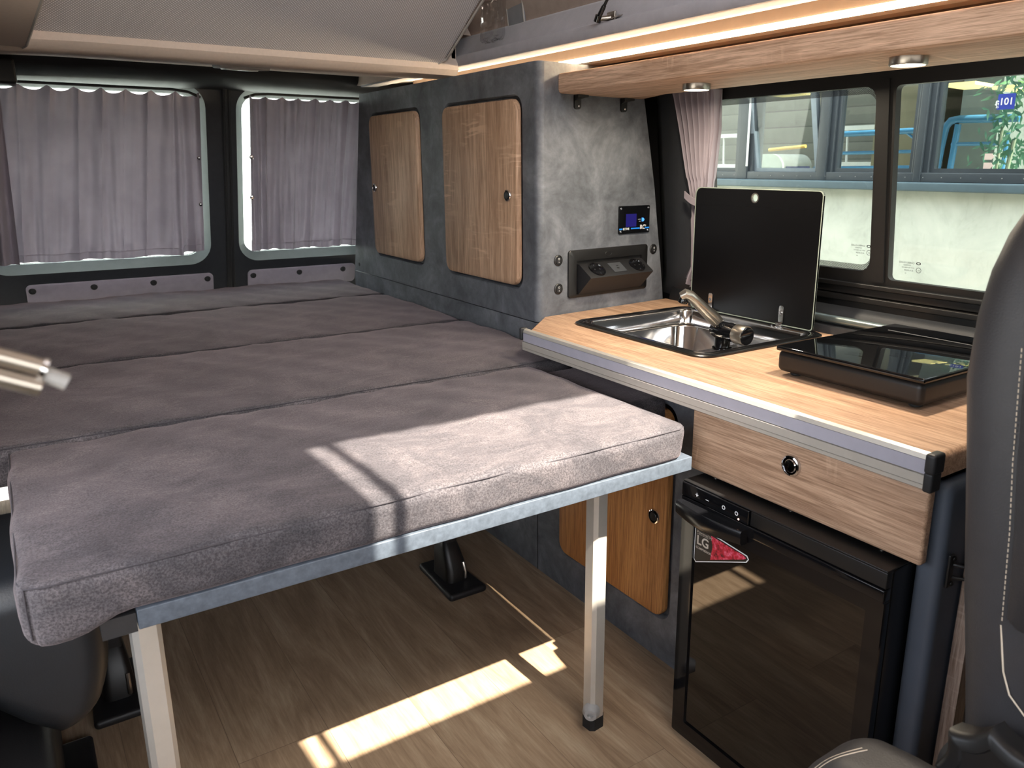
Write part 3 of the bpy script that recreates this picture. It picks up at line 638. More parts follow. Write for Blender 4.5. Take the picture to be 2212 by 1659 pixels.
# ---------------------------------------------------------------- induction hob
hb = thing('induction_hob', (1.47, .865, .786), 'black portable induction hob on the worktop beside the sink', 'hob')
MB().rbox((1.270, .708, .794), (1.680, 1.024, .838), .012, (1, 1, 1), 5).build('body', BLKSATIN, hb)
MB().rbox((1.268, .706, .8365), (1.682, 1.026, .8465), .0035, (1, 1, 1), 3).build('glass_top', BLKGLASS, hb)
for (x, y) in ((1.30, .735), (1.30, .995), (1.65, .735), (1.65, .995)): MB().lathe((x, y, .786), (0, 0, 1), [(.010, 0), (.012, .002), (.012, .009)], 16).build('foot', RUBBER, hb)
MB().box(1.60, 1.601, .73, .99, .8466, .8469).build('printed_line', GREYPL, hb)
# ---------------------------------------------------------------- fridge
fg = thing('fridge', (1.3, .83, .0), 'black gloss compressor fridge under the oak drawer', 'fridge')
for (x, y) in ((1.078, 1.03), (1.078, .63), (1.55, 1.03), (1.55, .63)): MB().lathe((x, y, 0), (0, 0, 1), [(.012, 0), (.012, .016)], 12).build('foot', RUBBER, fg)
fb_ = MB().rbox((1.066, .604, .014), (1.62, 1.052, .592), .004); fb_.build('housing', plain('fridge_black', srgb(15, 15, 16), .25), fg)
# door: raised frame around glossy sheet
fd = MB().ring([(1.0505, u, v) for u, v in rrect(.604, 1.052, .014, .540, .004, 5)], [(1.0505, u, v) for u, v in rrect(.634, 1.018, .050, .514, .003, 5)], (.0155, 0, 0)).build('door', BLKGLOSS, fg)
MB().box(1.0545, 1.066, .634, 1.018, .05, .514).build('door_panel', plain('black_gloss_sheet', srgb(9, 9, 10), .02, 0, .05, Specular_IOR_Level=.85), fd)
MB().rbox((1.047, .604, .541), (1.066, 1.052, .5625), .002).build('upper_rail', BLKGLOSS, fg)
MB().rbox((1.047, .880, .5635), (1.066, 1.052, .592), .002).build('control_panel', BLKGLOSS, fg)
cp = MB().rbox((1.0505, .604, .5635), (1.066, .878, .592), .002).build('top_strip', BLKSATIN, fg)
MB().rbox((1.050, .604, .5925), (1.14, 1.052, .5955), .0012).build('top_plate', BLKSATIN, fg)
# curved handle
hp = [(1.048, .556), (1.032, .556), (1.029, .552), (1.030, .532), (1.034, .527), (1.048, .527)]
hr = []
for i in range(13):
    t = i/12; y = 1.050-.170*t; bulge_ = .010*math.sin(math.pi*t); drop = .005*math.sin(math.pi*min(t*1.1, 1))
    hr.append([(x-bulge_ if x < 1.04 else x, y, z-(drop if z < .54 else 0)) for x, z in hp])
MB().loft(hr).build('handle', plain('black_speckled_gloss', srgb(16, 16, 18), .2, 0, .3, 300), fd)
tg = lambda s_, sz, y, z, mat=WHITEM: text(s_, sz, (1.0468, y, z), (0, -1, 0), (0, 0, 1), mat, fg, 'control_symbol', .0002, 'CENTER', .0002)
tg('+', .016, 1.010, .572); tg('–', .016, .982, .572)
for (y, z, rr) in ((.940, .577, .0042), (.908, .577, .0042)):
    MB().ring([(1.0466, y+rr*math.cos(a), z+rr*math.sin(a)) for a in [k*math.pi/8 for k in range(16)]], [(1.0466, y+rr*.6*math.cos(a), z+rr*.6*math.sin(a)) for a in [k*math.pi/8 for k in range(16)]], (.0003, 0, 0)).build('control_symbol', WHITEM, fg)
MB().lathe((1.0466, .902, .568), (-1, 0, 0), [(.002, 0), (.002, .0004), (0, .0004)], 12).build('indicator_light', LEDPINK, fg)
for y in (1.02, .835, .652): screw(fg, (1.108, y, .5956), (0, 0, 1), .004, BSTEEL)
# red and black triangular sticker
LX = 1.0541
tri = [(1.016, .509), (1.013, .432), (.893, .494), (.879, .503), (.885, .507)]
tri = [(1.0155, .5105), (1.0155, .436), (1.010, .431), (.884, .497), (.8795, .502), (.884, .5105)]
MB().prism([(LX, y, z) for y, z in [(1.0168, .5118), (1.0168, .4355), (1.0112, .4295), (.8825, .4855), (.8775, .4935), (.882, .500), (1.012, .5118)]], (.0004, 0, 0)).build('sticker', WHITEM, fd)
st_ = [o for o in fd.children if o.name.startswith('sticker')][0]; st_['label'] = 'triangular compressor sticker with pale border'
MB().prism([(LX-.0003, y, z) for y, z in [(1.0150, .5095), (1.0150, .4365), (1.0105, .4320), (.8840, .4870), (.8797, .4935), (.8835, .498), (1.0115, .5095)]], (.0004, 0, 0)).build('sticker_ground', plain('sticker_black', srgb(18, 16, 17), .35), fd)
def redmat():
    s = NT('red_print'); v = s.coord(); n = s.noise(v, 120, 5); s.set(Base_Color=s.ramp(n, [(.3, srgb(60, 8, 20)), (.5, srgb(190, 20, 50)), (.75, srgb(235, 120, 150))]), Roughness=.35); return s.m
MB().prism([(LX-.0006, y, z) for y, z in [(.973, .503), (.968, .480), (.972, .452), (.890, .489), (.8835, .4935), (.890, .497)]], (.0003, 0, 0)).build('sticker_picture', redmat(), fd)
SG = plain('sticker_grey', srgb(190, 180, 168), .4)
tl = lambda s_, sz, y, z, b_=0: text(s_, sz, (LX-.0007, y, z), (0, -1, 0), (0, 0, 1), SG, fd, 'sticker_lettering', .0001, 'LEFT', b_)
tl('Powered by', .0085, 1.0105, .4955); tl('LG', .027, 1.0105, .4720, .0006); tl('COMPRESSOR', .0065, 1.0115, .4620, .0001)
MB().box(LX-.0008, LX-.0006, .977, 1.0105, .4935, .4940).build('sticker_lettering', SG, fd)

# ================================================================ FITTINGS ON THE TALL CABINET END
def sp(x, z, d=0): return (x-.0995*0, sy(x)-d, z)
SX = Vector((1, .1, 0)).normalized(); SN = Vector((.1, -1, 0)).normalized()
def sloop(x0, x1, z0, z1, r, d, n=5): return [Vector((u, sy(u), v))+SN*d for u, v in rrect(x0, x1, z0, z1, r, n)]
# battery monitor
bm_ = thing('control_display', (1.582, sy(1.582), 1.04), 'small black remote display with blue screen on the cabinet end', 'display')
MB().loft([sloop(1.517, 1.648, 1.002, 1.084, .004, 0), sloop(1.517, 1.648, 1.002, 1.084, .004, .005)]).build('face_plate', plain('display_black', srgb(10, 11, 13), .2), bm_)
MB().loft([sloop(1.545, 1.590, 1.022, 1.060, .001, .0049), sloop(1.545, 1.590, 1.022, 1.060, .001, .0054)]).build('screen', SCREENM, bm_)
for (x, z) in ((1.524, 1.077), (1.641, 1.077), (1.524, 1.009), (1.641, 1.009)): screw(bm_, Vector((x, sy(x), z))+SN*.005, SN, .0035)
def sbar(x0, x1, z0, z1): MB().loft([sloop(x0, x1, z0, z1, .0002, .005), sloop(x0, x1, z0, z1, .0002, .0054)]).build('blue_stripe', BLUEM, bm_)
sbar(1.518, 1.531, 1.0145, 1.0185); sbar(1.567, 1.605, 1.0145, 1.0185); sbar(1.627, 1.647, 1.0145, 1.0185)
def stx(s_, sz, x, z, b_=0, mat=WHITEM): text(s_, sz, Vector((x, sy(x), z))+SN*.0052, SX, (0, 0, 1), mat, bm_, 'lettering', .0002, 'LEFT', b_)
stx('ECTIVE', .0085, 1.533, 1.0135, .0002); stx('RC', .018, 1.606, 1.0135, .0004); stx('03', .007, 1.626, 1.021, .0001)
MB().prism([Vector((x, sy(x), z))+SN*.0052 for x, z in ((1.613, 1.047), (1.619, 1.047), (1.624, 1.043), (1.624, 1.040), (1.619, 1.036), (1.613, 1.036))], SN*.0006).build('blue_button', LEDBLUE, bm_)
for (x0, x1, z) in ((1.597, 1.609, 1.0425), (1.601, 1.609, 1.0365)): sb = MB().loft([sloop(x0, x1, z, z+.0012, .0002, .005), sloop(x0, x1, z, z+.0012, .0002, .0053)]).build('lettering', WHITEM, bm_)
# pull-out socket unit
su = thing('power_socket_unit', (1.48, sy(1.48), .83), 'black tilting power socket unit set into the cabinet end', 'socket')
N5 = 5
fo = sloop(1.318, 1.643, .829, .966, .010, .0, N5); fo2 = sloop(1.318, 1.643, .829, .966, .010, .006, N5); fo3 = sloop(1.320, 1.641, .831, .964, .009, .0075, N5)
fi = sloop(1.347, 1.616, .838, .935, .002, .0075, N5); fi2 = sloop(1.347, 1.616, .838, .935, .002, .001, N5)
MB().loft([fo, fo2, fo3, fi, fi2]).build('frame', BLKSATIN, su)
# tilted flap: triangular box, top face carries the sockets
A = lambda x, z, d: Vector((x, sy(x), z))+SN*d
x0, x1 = 1.352, 1.612
fl0 = [A(x0, .840, .006), A(x0, .925, -.0), A(x0, .925, .012), A(x0, .893, .060), A(x0, .890, .062), A(x0, .838, .010)]
fl1 = [p+SX*(x1-x0) for p in fl0]
MB().loft([fl0, fl1]).build('flap_box', BLKMATT, su)
topn = (Vector((0, 0, 0))+SN*.032+Vector((0, 0, .048))).normalized()
for (xa, nm) in ((1.400, 0), (1.565, 0)):
    c = A(xa, .909, .036)+topn*.0008
    o = MB().lathe(c, topn, [(.0270, -.001), (.0270, .0030), (.0240, .0036), (.0225, .0010), (0, .0010)], 28).build('socket', BLKGLOSS, su)
    for dd in (-.0095, .0095): MB().lathe(c+SX*dd+topn*.0010, topn, [(.0025, 0), (.0025, .0006), (0, .0006)], 10).build('pin_hole', RUBBER, o)
    t2 = topn.cross(SX)
    for dd in (-.0185, .0185): MB().lathe(c+t2*dd+topn*.001, topn, [(.0022, -.001), (.0022, .001), (0, .0015)], 10).build('earth_clip', CHROME, o)
t2 = topn.cross(SX).normalized()
c = A(1.482, .909, .036)+topn*.0006
us = MB().prism([c+SX*a*.026+t2*b_*.020 for a, b_ in ((-1, -1), (1, -1), (1, 1), (-1, 1))], topn*.0012).build('usb_plate', plain('dark_grey_plastic', srgb(62, 64, 68), .5), su)
MB().prism([c+topn*.0011+SX*a*.0045+t2*(b_*.0025-.004) for a, b_ in ((-1, -1), (1, -1), (1, 1), (-1, 1))], topn*.0006).build('usb_port', RUBBER, us)
MB().prism([c+topn*.0011+SX*(a*.004+.004)+t2*(b_*.0014+.006) for a, b_ in ((-1, -1), (1, -1), (1, 1), (-1, 1))], topn*.0006).build('usb_port', RUBBER, us)
MB().tube([A(1.473+.013*math.cos(a), .949+.0065*math.sin(a), .0077) for a in [k*math.pi/10 for k in range(21)]], .0007, 5).build('embossed_mark', BLKSATIN, su)
# rocker switches
def rocker(x, z, label):
    t = thing('rocker_switch', (x, sy(x), z-.012), label, 'switch', 'round rocker switches on the cabinet end')
    c = Vector((x, sy(x), z))
    MB().lathe(c, SN, [(.0155, 0), (.0155, .002), (.014, .0035), (.0115, .004), (.0110, .001)], 28).build('bezel', BLKSATIN, t)
    MB().loft([[c+SX*(u)+Vector((0, 0, v))+SN*d for u, v in [(.0105*math.cos(a), .0105*math.sin(a)) for a in [k*math.pi/12 for k in range(24)]]] for d in (0, .0045)]).build('rocker', BLKMATT, t)
    MB().tube([c+SX*.0025*math.cos(a)+Vector((0, 0, .0042+.0028*math.sin(a)))+SN*.0047 for a in [k*math.pi/8 for k in range(17)]], .0005, 5).build('mark', WHITEM, t)
    MB().tube([c+Vector((0, 0, -.0065))+SN*.0047, c+Vector((0, 0, -.0030))+SN*.0047], .0007, 5).build('mark', WHITEM, t)
rocker(1.282, .941, 'upper of two round black rocker switches left of the socket unit'); rocker(1.283, .860, 'lower of two round black rocker switches left of the socket unit'); rocker(1.674, .948, 'round black rocker switch right of the socket unit')

# ================================================================ OVERHEAD SHELF, SPOTS, LED BAR
sh = thing('overhead_shelf', (1.4, 1.0, 1.39), 'thick oak overhead shelf above the worktop', 'shelf')
m = MB()
def shp(t):  # cross-section of the board with rounded front edges
    return t
zb_, zt_, xf, xb = 1.388, 1.4385, 1.280, 1.530
sec = [(xf+.006*(1-math.cos(a)), zt_-.006*(1-math.sin(a))) for a in [math.pi/2*(1-k/4) for k in range(5)]][::-1]
sec = [(xf+.006, zt_), (xf+.002, zt_-.002), (xf, zt_-.006), (xf, zb_+.010), (xf+.003, zb_+.003), (xf+.010, zb_), (xb, zb_), (xb, zb_+.022), (xf+.04, zb_+.022), (xf+.04, zt_)]
m.loft([[(x, sy(x)-.001 if y is None else y, z) for x, z in sec] for y in (None, 1.6, 1.0, .4, -.1)])
m.build('board', wood('oak_lit_y', 'y', srgb(228, 198, 174), srgb(184, 152, 128)), sh)  # lighter oak copy: the shelf's stronger light is put into the colour
MB().prism([(xb, 1.66, zb_+.001), (1.60, 1.849, zb_+.001), (xb, 1.842, zb_+.001)], (0, 0, .018)).build('corner_piece', OAK_Y, sh)
for x in (1.345, 1.524):
    h = MB().loft([[(x+u, sy(x)-.0005-d, v) for u, v in rrect(-.010, .012, 1.350, 1.387, (.008, .002, .002, .008), 4)] for d in (0, .006)])
    h.loft([[(x+u, sy(x)-.002-d*1.0, 1.387-w) for u, w in ((-.010, 0), (.026, 0), (.026, .006), (-.010, .008+.010*(1-d/.02)))] for d in (0, .01, .02)])
    hh = h.build('bracket', BLKSATIN, sh); screw(hh, (x+.004, sy(x)-.0068, 1.358), (0, -1, 0), .003)
def spotlight(x, y, label, pw):
    t = thing('spotlight', (x, y, 1.372), label, 'lamp', 'round spotlights under the overhead shelf')
    MB().lathe((x, y, 1.388), (0, 0, -1), [(.0325, 0), (.0325, .013), (.0315, .0145), (.029, .0145), (.029, .012)], 36).build('housing', BSTEEL, t)
    MB().lathe((x, y, 1.376), (0, 0, -1), [(.0288, 0), (.0288, .002), (0, .002)], 36).build('diffuser', SPOTM, t)
    l = bpy.data.lights.new('spotlight_beam', 'AREA'); l.shape = 'DISK'; l.size = .055; l.energy = pw; l.color = (1, .86, .66)
    lo = bpy.data.objects.new('spotlight_beam', l); C.objects.link(lo); lo.parent = t; lo.location = (0, 0, .0005)
    return t
spotlight(1.402, 1.425, 'round lit nickel spotlight nearer the curtain, under the shelf', 3.0); spotlight(1.372, .868, 'round lit nickel spotlight nearer the front seat, under the shelf', 3.0)
lb = thing('led_bar', (1.46, 1.0, 1.475), 'long glowing warm LED bar under the soffit above the shelf', 'lamp')
MB().prism([(1.386, .0, 1.486), (1.383, .0, 1.474), (1.387, .0, 1.468), (1.412, .0, 1.466), (1.412, .0, 1.486), (1.400, .0, 1.489), (1.394, .0, 1.526), (1.390, .0, 1.526)], (0, 2.95, 0)).build('profile', plain('led_profile', srgb(74, 60, 50), .6), lb)
MB().prism([(1.3815, .0, 1.4875), (1.3765, .0, 1.483), (1.3765, .0, 1.478), (1.3825, .0, 1.4745), (1.3855, .0, 1.4865)], (0, 2.95, 0)).build('diffuser', LEDM, lb)
# dark fabric strip behind the shelf
struct(MB().rbox((1.56, -.1, 1.40), (1.63, 1.83, 1.50), .01), 'trim_8', plain('brown_trim', srgb(70, 56, 50), .8, 0, .2, 60))

# ================================================================ CURTAINS
def curtain_mesh(fx, nu, nv): return MB().sheet(fx, nu, nv)
def rear_curtain(x0t, x1t, x0b, x1b, zt, zbm, nf, name, label, sag, side, seed, parent_door):
    rnd = random.Random(seed); ph = [rnd.uniform(0, 6) for _ in range(6)]; W_ = abs(x1t-x0t)
    t = thing(name, ((x0t+x1t)/2, 3.17, zbm), label, 'curtain', 'curtains on the rear doors')
    def fx(u, v):
        xt = x0t+(x1t-x0t)*u; xb_ = x0b+(x1b-x0b)*u
        x = xt+(xb_-xt)*v
        w_ = u*nf*math.pi+.5*math.sin(u*9+ph[0])+v*.9*math.sin(ph[1]+u*4)
        f = .020*(1-abs(math.sin(w_))**.55)*(1-.5*math.sin(math.pi*v)**2)+.006*math.sin(u*nf*9.4+ph[2]+v*3)
        f += .0016*math.sin(u*150+v*9*math.sin(u*20))*(.4+.6*abs(math.sin(v*3+ph[3])))
        e = min(u, 1-u)*W_
        if (side == 1 and u > .88): f += .012*math.sin((u-.88)*105)
        if (side == -1 and u < .12): f += .010*math.sin((.12-u)*120)
        zz = zt+(zbm-zt)*v
        sc = sag*(abs(math.sin(u*nf*math.pi))**.8)*max(0, 1-v*14)
        zz -= sc*1.0 if v < .08 else 0
        if v > .93: f += .005*math.sin(u*70+ph[4]); 
        zz += .006*math.sin(u*23+ph[5])*max(0, v-.8)*2+(.010 if side == 1 and u > .9 and v > .9 else 0)
        P = dp(x, zz, .055+.02)
        return (P[0], P[1]-f, P[2])
    MB().sheet(fx, 260, 60).build('cloth', CURT, t, 0 or 60)
    # hem line at the bottom
    MB().tube([Vector(fx(k/80, .955))+Vector((0, -.0035, 0)) for k in range(81)], .0012, 5).build('hem_seam', CURT, t)
    return t, fx
rc1, f1 = rear_curtain(-.05, .638, -.13, .634, 1.450, .868, 9, 'curtain', 'wide mauve curtain drawn over the left rear door window', .016, 1, 1, d1)
for z in (.266+.12, .64): pass
for v in (.385, .675): p = f1(.992, v); MB().lathe(p, (0, -1, 0), [(.0075, -.002), (.0075, .002), (.005, .0045), (0, .005)], 16).build('snap_button', CHROME, rc1)
rc2, f2 = rear_curtain(.808, 1.36, .812, 1.36, 1.447, .868, 9, 'curtain', 'mauve curtain over the right rear door window beside the tall cabinet', .010, -1, 2, d2)
for v in (.375, .635): p = f2(.008, v); MB().lathe(p, (0, -1, 0), [(.0085, -.002), (.0085, .002), (.006, .0045), (0, .005)], 16).build('snap_button', CHROME, rc2)
# bunched end of a curtain at the far left
def fb2(u, v):
    x = -.14+.19*u-.02*v; P = dp(x, 1.40-.53*v, .135); return (P[0], P[1]-.02*math.sin(u*24+v*2), P[2])
bc = tag(MB().sheet(fb2, 60, 30).build('curtain', CURT), 'bunched curtain end gathered at the far left of the rear door', 'curtain', 'curtains on the rear doors')
# rails
def crail(xa, xb2, label, zc):
    pts = [dp(xa, zc-.018, .075), dp(xa+.04, zc-.004, .07), dp(xa+.09, zc, .065), dp(xb2-.09, zc, .065), dp(xb2-.04, zc-.006, .07), dp(xb2, zc-.022, .075)]
    r_ = tag(MB().tube(pts, .005, 10).build('curtain_rail', BLKSATIN), label, 'curtain rail', 'curtain rails on the rear doors'); return r_
crail(-.02, .645, 'slim dark rail above the wide left rear curtain', 1.456); crail(.795, 1.38, 'slim dark rail above the right rear curtain', 1.456)
# tied-back side curtain
sc_ = thing('tied_curtain', (1.70, 1.71, .86), 'mauve curtain tied back beside the side window', 'curtain')
def lerp(a, T):
    for i in range(len(T)-1):
        if a <= T[i+1][0]:
            k = (a-T[i][0])/(T[i+1][0]-T[i][0]); k = k*k*(3-2*k) if False else k; return [p+(q-p)*k for p, q in zip(T[i][1:], T[i+1][1:])]
    return T[-1][1:]
prof_c = [(0, 1.617, 1.800, 1.405), (.25, 1.622, 1.775, 1.30), (.52, 1.655, 1.735, 1.125), (.56, 1.658, 1.728, 1.095), (.75, 1.660, 1.735, .99), (.9, 1.665, 1.742, .90), (1.0, 1.655, 1.765, .852)]
def fc(u, v):
    y0, y1, z = lerp(v, prof_c); y = y1+(y0-y1)*u
    f = .013*math.sin(u*46+.6*math.sin(v*6))+.005*math.sin(u*97+v*3)
    if v > .88: f += .014*math.sin(u*30)*(v-.88)*8; z += .014*math.sin(u*17+1)*(v-.88)*8
    return (wx(z)-.045+f*(.8 if .45 < v < .65 else 1), y, z)
MB().sheet(fc, 220, 60).build('cloth', CURT, sc_, 60)
tb = MB().loft([[(wx(1.11)-.068-.004*math.sin(math.pi*t), 1.742-.092*t, 1.118-.022*math.sin(math.pi*t*.7)+d) for d in (-.010, .010)]+[(wx(1.11)-.064-.004*math.sin(math.pi*t), 1.742-.092*t, 1.118-.022*math.sin(math.pi*t*.7)+d) for d in (.010, -.010)] for t in [k/12 for k in range(13)]]).build('tieback', CURT, sc_)
MB().lathe((wx(1.10)-.072, 1.680, 1.098), (-1, 0, 0), [(.006, 0), (.006, .002), (.004, .003), (0, .003)], 14).build('snap_button', CHROME, tb)

# ================================================================ BED
bp_ = thing('bed_platform', (.57, 1.10, 0), 'concrete look bed platform board on aluminium legs', 'bed frame')
CONCL = CONC
MB().rbox((.072, 1.040, .617), (1.059, 1.60, .645), .0015).build('board', plain('dark_ash_laminate', srgb(74, 81, 90), .5, 0, .25, 90), bp_)
MB().box(.03, .071, 1.045, 1.60, .613, .640).build('hinge_block', BLKMATT, bp_)
def leg(x, y, tilt):
    pr = [(-.0195, -.011), (-.012, -.018), (.012, -.018), (.0195, -.011), (.0195, .011), (.012, .018), (-.012, .018), (-.0195, .011)]
    a = math.radians(6); pr = [(u*math.cos(a)-v*math.sin(a), u*math.sin(a)+v*math.cos(a)) for u, v in pr]
    o = MB().loft([[(x+u+tilt*z, y+v, z) for u, v in pr] for z in (.026, .617)]).build('leg', ALU, bp_, 20)
    MB().loft([[(x+u*1.06, y+v*1.06, z) for u, v in pr] for z in (0, .028)]).build('foot_cap', RUBBER, o, 20)
    MB().lathe((x-.016, y-.014, .050), (-.70, -.70, 0), [(.019, -.004), (.019, .004), (.013, .016), (.0065, .0165), (.006, .011), (0, .011)], 24).build('locking_knob', GREYPL, o)
leg(.925, 1.170, -.0); leg(.088, 1.170, 0)
def cushion(a, b, r, bulge_, label, nm='mattress_cushion', seamf=True, seed=0, edgewave=.0):
    ax, ay, az = a; bx, by, bz = b; rnd = random.Random(seed); p1, p2, p3 = [rnd.uniform(0, 6) for _ in range(3)]
    def d(p):
        u = (p.x-ax)/(bx-ax); v = (p.y-ay)/(by-ay); w = (p.z-az)/(bz-az)
        k = max(0, math.sin(math.pi*min(max(u, 0), 1)))**.35*max(0, math.sin(math.pi*min(max(v, 0), 1)))**.45
        z = p.z+bulge_*k*(1 if w > .5 else 0)+(.0024*math.sin(p.x*15+p1)*math.cos(p.y*11+p2)+.0013*math.sin(p.x*47+p.y*29+p3)+.0008*math.sin(p.x*90-p.y*60+p1))*(w > .5)
        y = p.y+edgewave*math.sin(p.x*7+p1)*w+.0015*math.sin(p.x*31+p.z*40+p2)
        tuck = -.016*max(0, (p.x-bx+.10)/.10)*max(0, 1-w)**1.5 if seamf and by < 1.7 else 0
        return (p.x+.0015*math.sin(p.y*29)+tuck, y+(.006*max(0, 1-w)**2*(v < .2) if by < 1.7 else 0), z)
    d0 = d
    def d(p):
        q = d0(p); Rr = .035; x, y = q[0], q[1]
        cx = bx-Rr if x > bx-Rr else (ax+Rr if x < ax+Rr else x); cy = by-Rr if y > by-Rr else (ay+Rr if y < ay+Rr else y); dx, dy = x-cx, y-cy
        if by < 1.7 and y > by-Rr: cy, dy = y, 0
        if by < 1.2 or by < 1.7:
            wz = (p.z-az)/(bz-az); fz = max(0, 1-(p.y-ay)/.03)
            q = (q[0], q[1], q[2]-fz*max(0, 1-wz*1.6)*(.004+.026*min(1, max(0, (.06-p.x)/.05))))
        if dx and dy:
            k = max(abs(dx), abs(dy))/math.hypot(dx, dy); x, y = cx+dx*k, cy+dy*k
        return (x, y, q[2])
    t = tag(MB().rbox(a, b, r, (60, 24, 5), 4, d).build(nm, SUEDE, None, 60), label, 'mattress', 'mattress cushions on the bed')
    return t, d
c1, dd1 = cushion((-.052, 1.034, .646), (1.052, 1.615, .712), .016, .006, 'front mattress cushion, sunlit at its right end', seed=1)
c2, dd2 = cushion((-.24, 1.622, .640), (1.205, 2.238, .713), .014, .007, 'second mattress cushion counted from the bed front, level with the rail end', seed=2)
c3, dd3 = cushion((-.24, 2.243, .640), (1.205, 2.885, .713), .014, .007, 'third mattress cushion from the bed front, beside the tall cabinet', seed=3)
c4, dd4 = cushion((-.24, 2.890, .640), (1.205, 3.395, .713), .016, .007, 'rearmost mattress cushion against the rear doors', seed=4)
c5 = tag(MB().rbox((1.078, 1.262, .580), (1.203, 1.615, .690), .022, (6, 10, 5), 4).build('filler_cushion', SUEDE), 'small dark filler cushion tucked under the worktop edge', 'cushion')
# seams with piping on the front cushion
def pip(pts, par): MB().tube(pts, .0011, 6).build('seam', plain('seam_thread_dark', srgb(54, 50, 54), .9), par)
fr_ = [(-.0475, 1.066, .7082), (-.042, 1.048, .7082)]+[(-.02+1.04*k/40, 1.0382+.0008*math.sin(k), .7090) for k in range(41)]+[(1.038, 1.047, .7082), (1.0475, 1.066, .7082)]
pip(fr_, c1); pip([(1.0480, 1.066+.54*k/20, .7082) for k in range(21)], c1); pip([(-.0478, 1.066+.54*k/20, .7082) for k in range(21)], c1)
pip([(-.042, 1.048, .7078), (-.0425, 1.0450, .68), (-.0415, 1.047, .640)], c1)
pip([(-.20+1.40*k/50, 1.6255, .7125) for k in range(51)], c2); pip([(-.20+1.40*k/50, 2.2465, .7125) for k in range(51)], c3); pip([(-.20+1.40*k/50, 2.8935, .7125) for k in range(51)], c4)
# folded bench seat underneath: floor mounts and leather bolster
def mount(x, y, label):
    t = thing('seat_floor_mount', (x, y, 0), label, 'seat mount', 'bench seat floor mounts')
    MB().rbox((x-.060, y-.115, 0), (x+.060, y+.115, .022), .010, (1, 1, 1), 4, lambda p: (x+(p.x-x)*(1-.15*max(0, (p.y-y))/.1), p.y, p.z)).build('base_cover', BLKMATT, t)
    MB().loft([[(x+u*k, y+v*k+dy, z) for u, v in rrect(-.035, .035, -.055, .055, .02, 4)] for z, k, dy in ((.018, 1, 0), (.06, .95, .0), (.11, .75, .02), (.15, .5, .03), (.16, .2, .03))]).build('latch_cover', BLKSATIN, t)
    MB().rbox((x-.014, y-.01, .10), (x+.020, y+.05, .50), .006).build('seat_leg', BLKMATT, t)
    MB().rbox((x-.030, y-.03, .30), (x+.035, y+.06, .60), .008).build('upper_bracket', BLKMATT, t)
    MB().tube([(x+.02, y-.045, .075), (x+.02, y-.058, .05), (x+.02, y-.055, .03)], .005, 8).build('release_lever', BSTEEL, t)
    return t
mn = mount(.955, 1.905, 'black seat floor mount under the middle of the bed')
copy_thing(mn, (-.885, -.03, 0), 'black seat floor mount beside the left bed leg')
bsn = thing('bench_seat', (.0, 1.45, .1), 'dark leather bench seat end folded under the left of the bed', 'seat')
def bd(p):
    k = max(0, (.47-p.z))/.17; return (p.x-.060*k*k, p.y, p.z+max(0, -.01-p.x)*1.35*max(0, (.56-p.z))/.26)
MB().rbox((-.20, 1.28, .33), (.046, 1.62, .608), .045, (4, 4, 12), 5, bd).build('cushion', plain('black_bench_vinyl', srgb(26, 29, 33), .45, 0, .08, 40, .2, 400), bsn)
MB().rbox((-.21, 1.25, .0), (-.050, 1.80, .30), .03).build('plinth', TRIMDK, bsn)
fr2 = tag(MB().rbox((-.19, 1.50, 0), (.004, 1.735, .020), .009, (1, 1, 1), 4).build('floor_plate', BLKMATT), 'flat black floor plate at the lower left', 'plate')
# inner door step trim at the far left
def arch(u, v): return (-.215+.10*v*v*0+.07*math.sin(math.pi*v*.5)*(1-u*.2), .85+.75*u, .62*(1-v))
struct(MB().sheet(arch, 8, 10), 'trim_9', TRIM, solid=.004)

# ================================================================ FRONT SEAT (right edge)
fs = thing('front_seat', (1.0, .25, 0), 'dark grey leather front seat with light stitching and side knob', 'seat')
secs = [  # z, y rear, y front, x near, x far
    (.46, .12, .372, .865, 1.30), (.55, .13, .377, .855, 1.31), (.62, .14, .384, .850, 1.32), (.72, .15, .398, .846, 1.33), (.82, .16, .410, .846, 1.33), (.90, .17, .420, .846, 1.33), (.97, .19, .431, .850, 1.325), (1.04, .205, .430, .856, 1.315),
    (1.09, .22, .424, .864, 1.30), (1.13, .235, .414, .875, 1.28), (1.165, .25, .401, .893, 1.26), (1.19, .27, .385, .92, 1.23), (1.203, .29, .36, .96, 1.19)]
def sell(z, y0, y1, x0, x1, n=64, e=5.5):
    cx, cy, a, b = (x0+x1)/2, (y0+y1)/2, (x1-x0)/2, (y1-y0)/2; o = []
    for k in range(n):
        t = 2*math.pi*k/n; c_, s_ = math.cos(t), math.sin(t)
        o.append((cx+a*math.copysign(abs(c_)**(2/e), c_), cy+b*math.copysign(abs(s_)**(2/e), s_), z))
    return o
bk = MB().loft([sell(z, a_, b_+.024, c_-.003, d_) for z, a_, b_, c_, d_ in secs]).build('backrest', LEATHER, fs, 70)
SXN = .8455
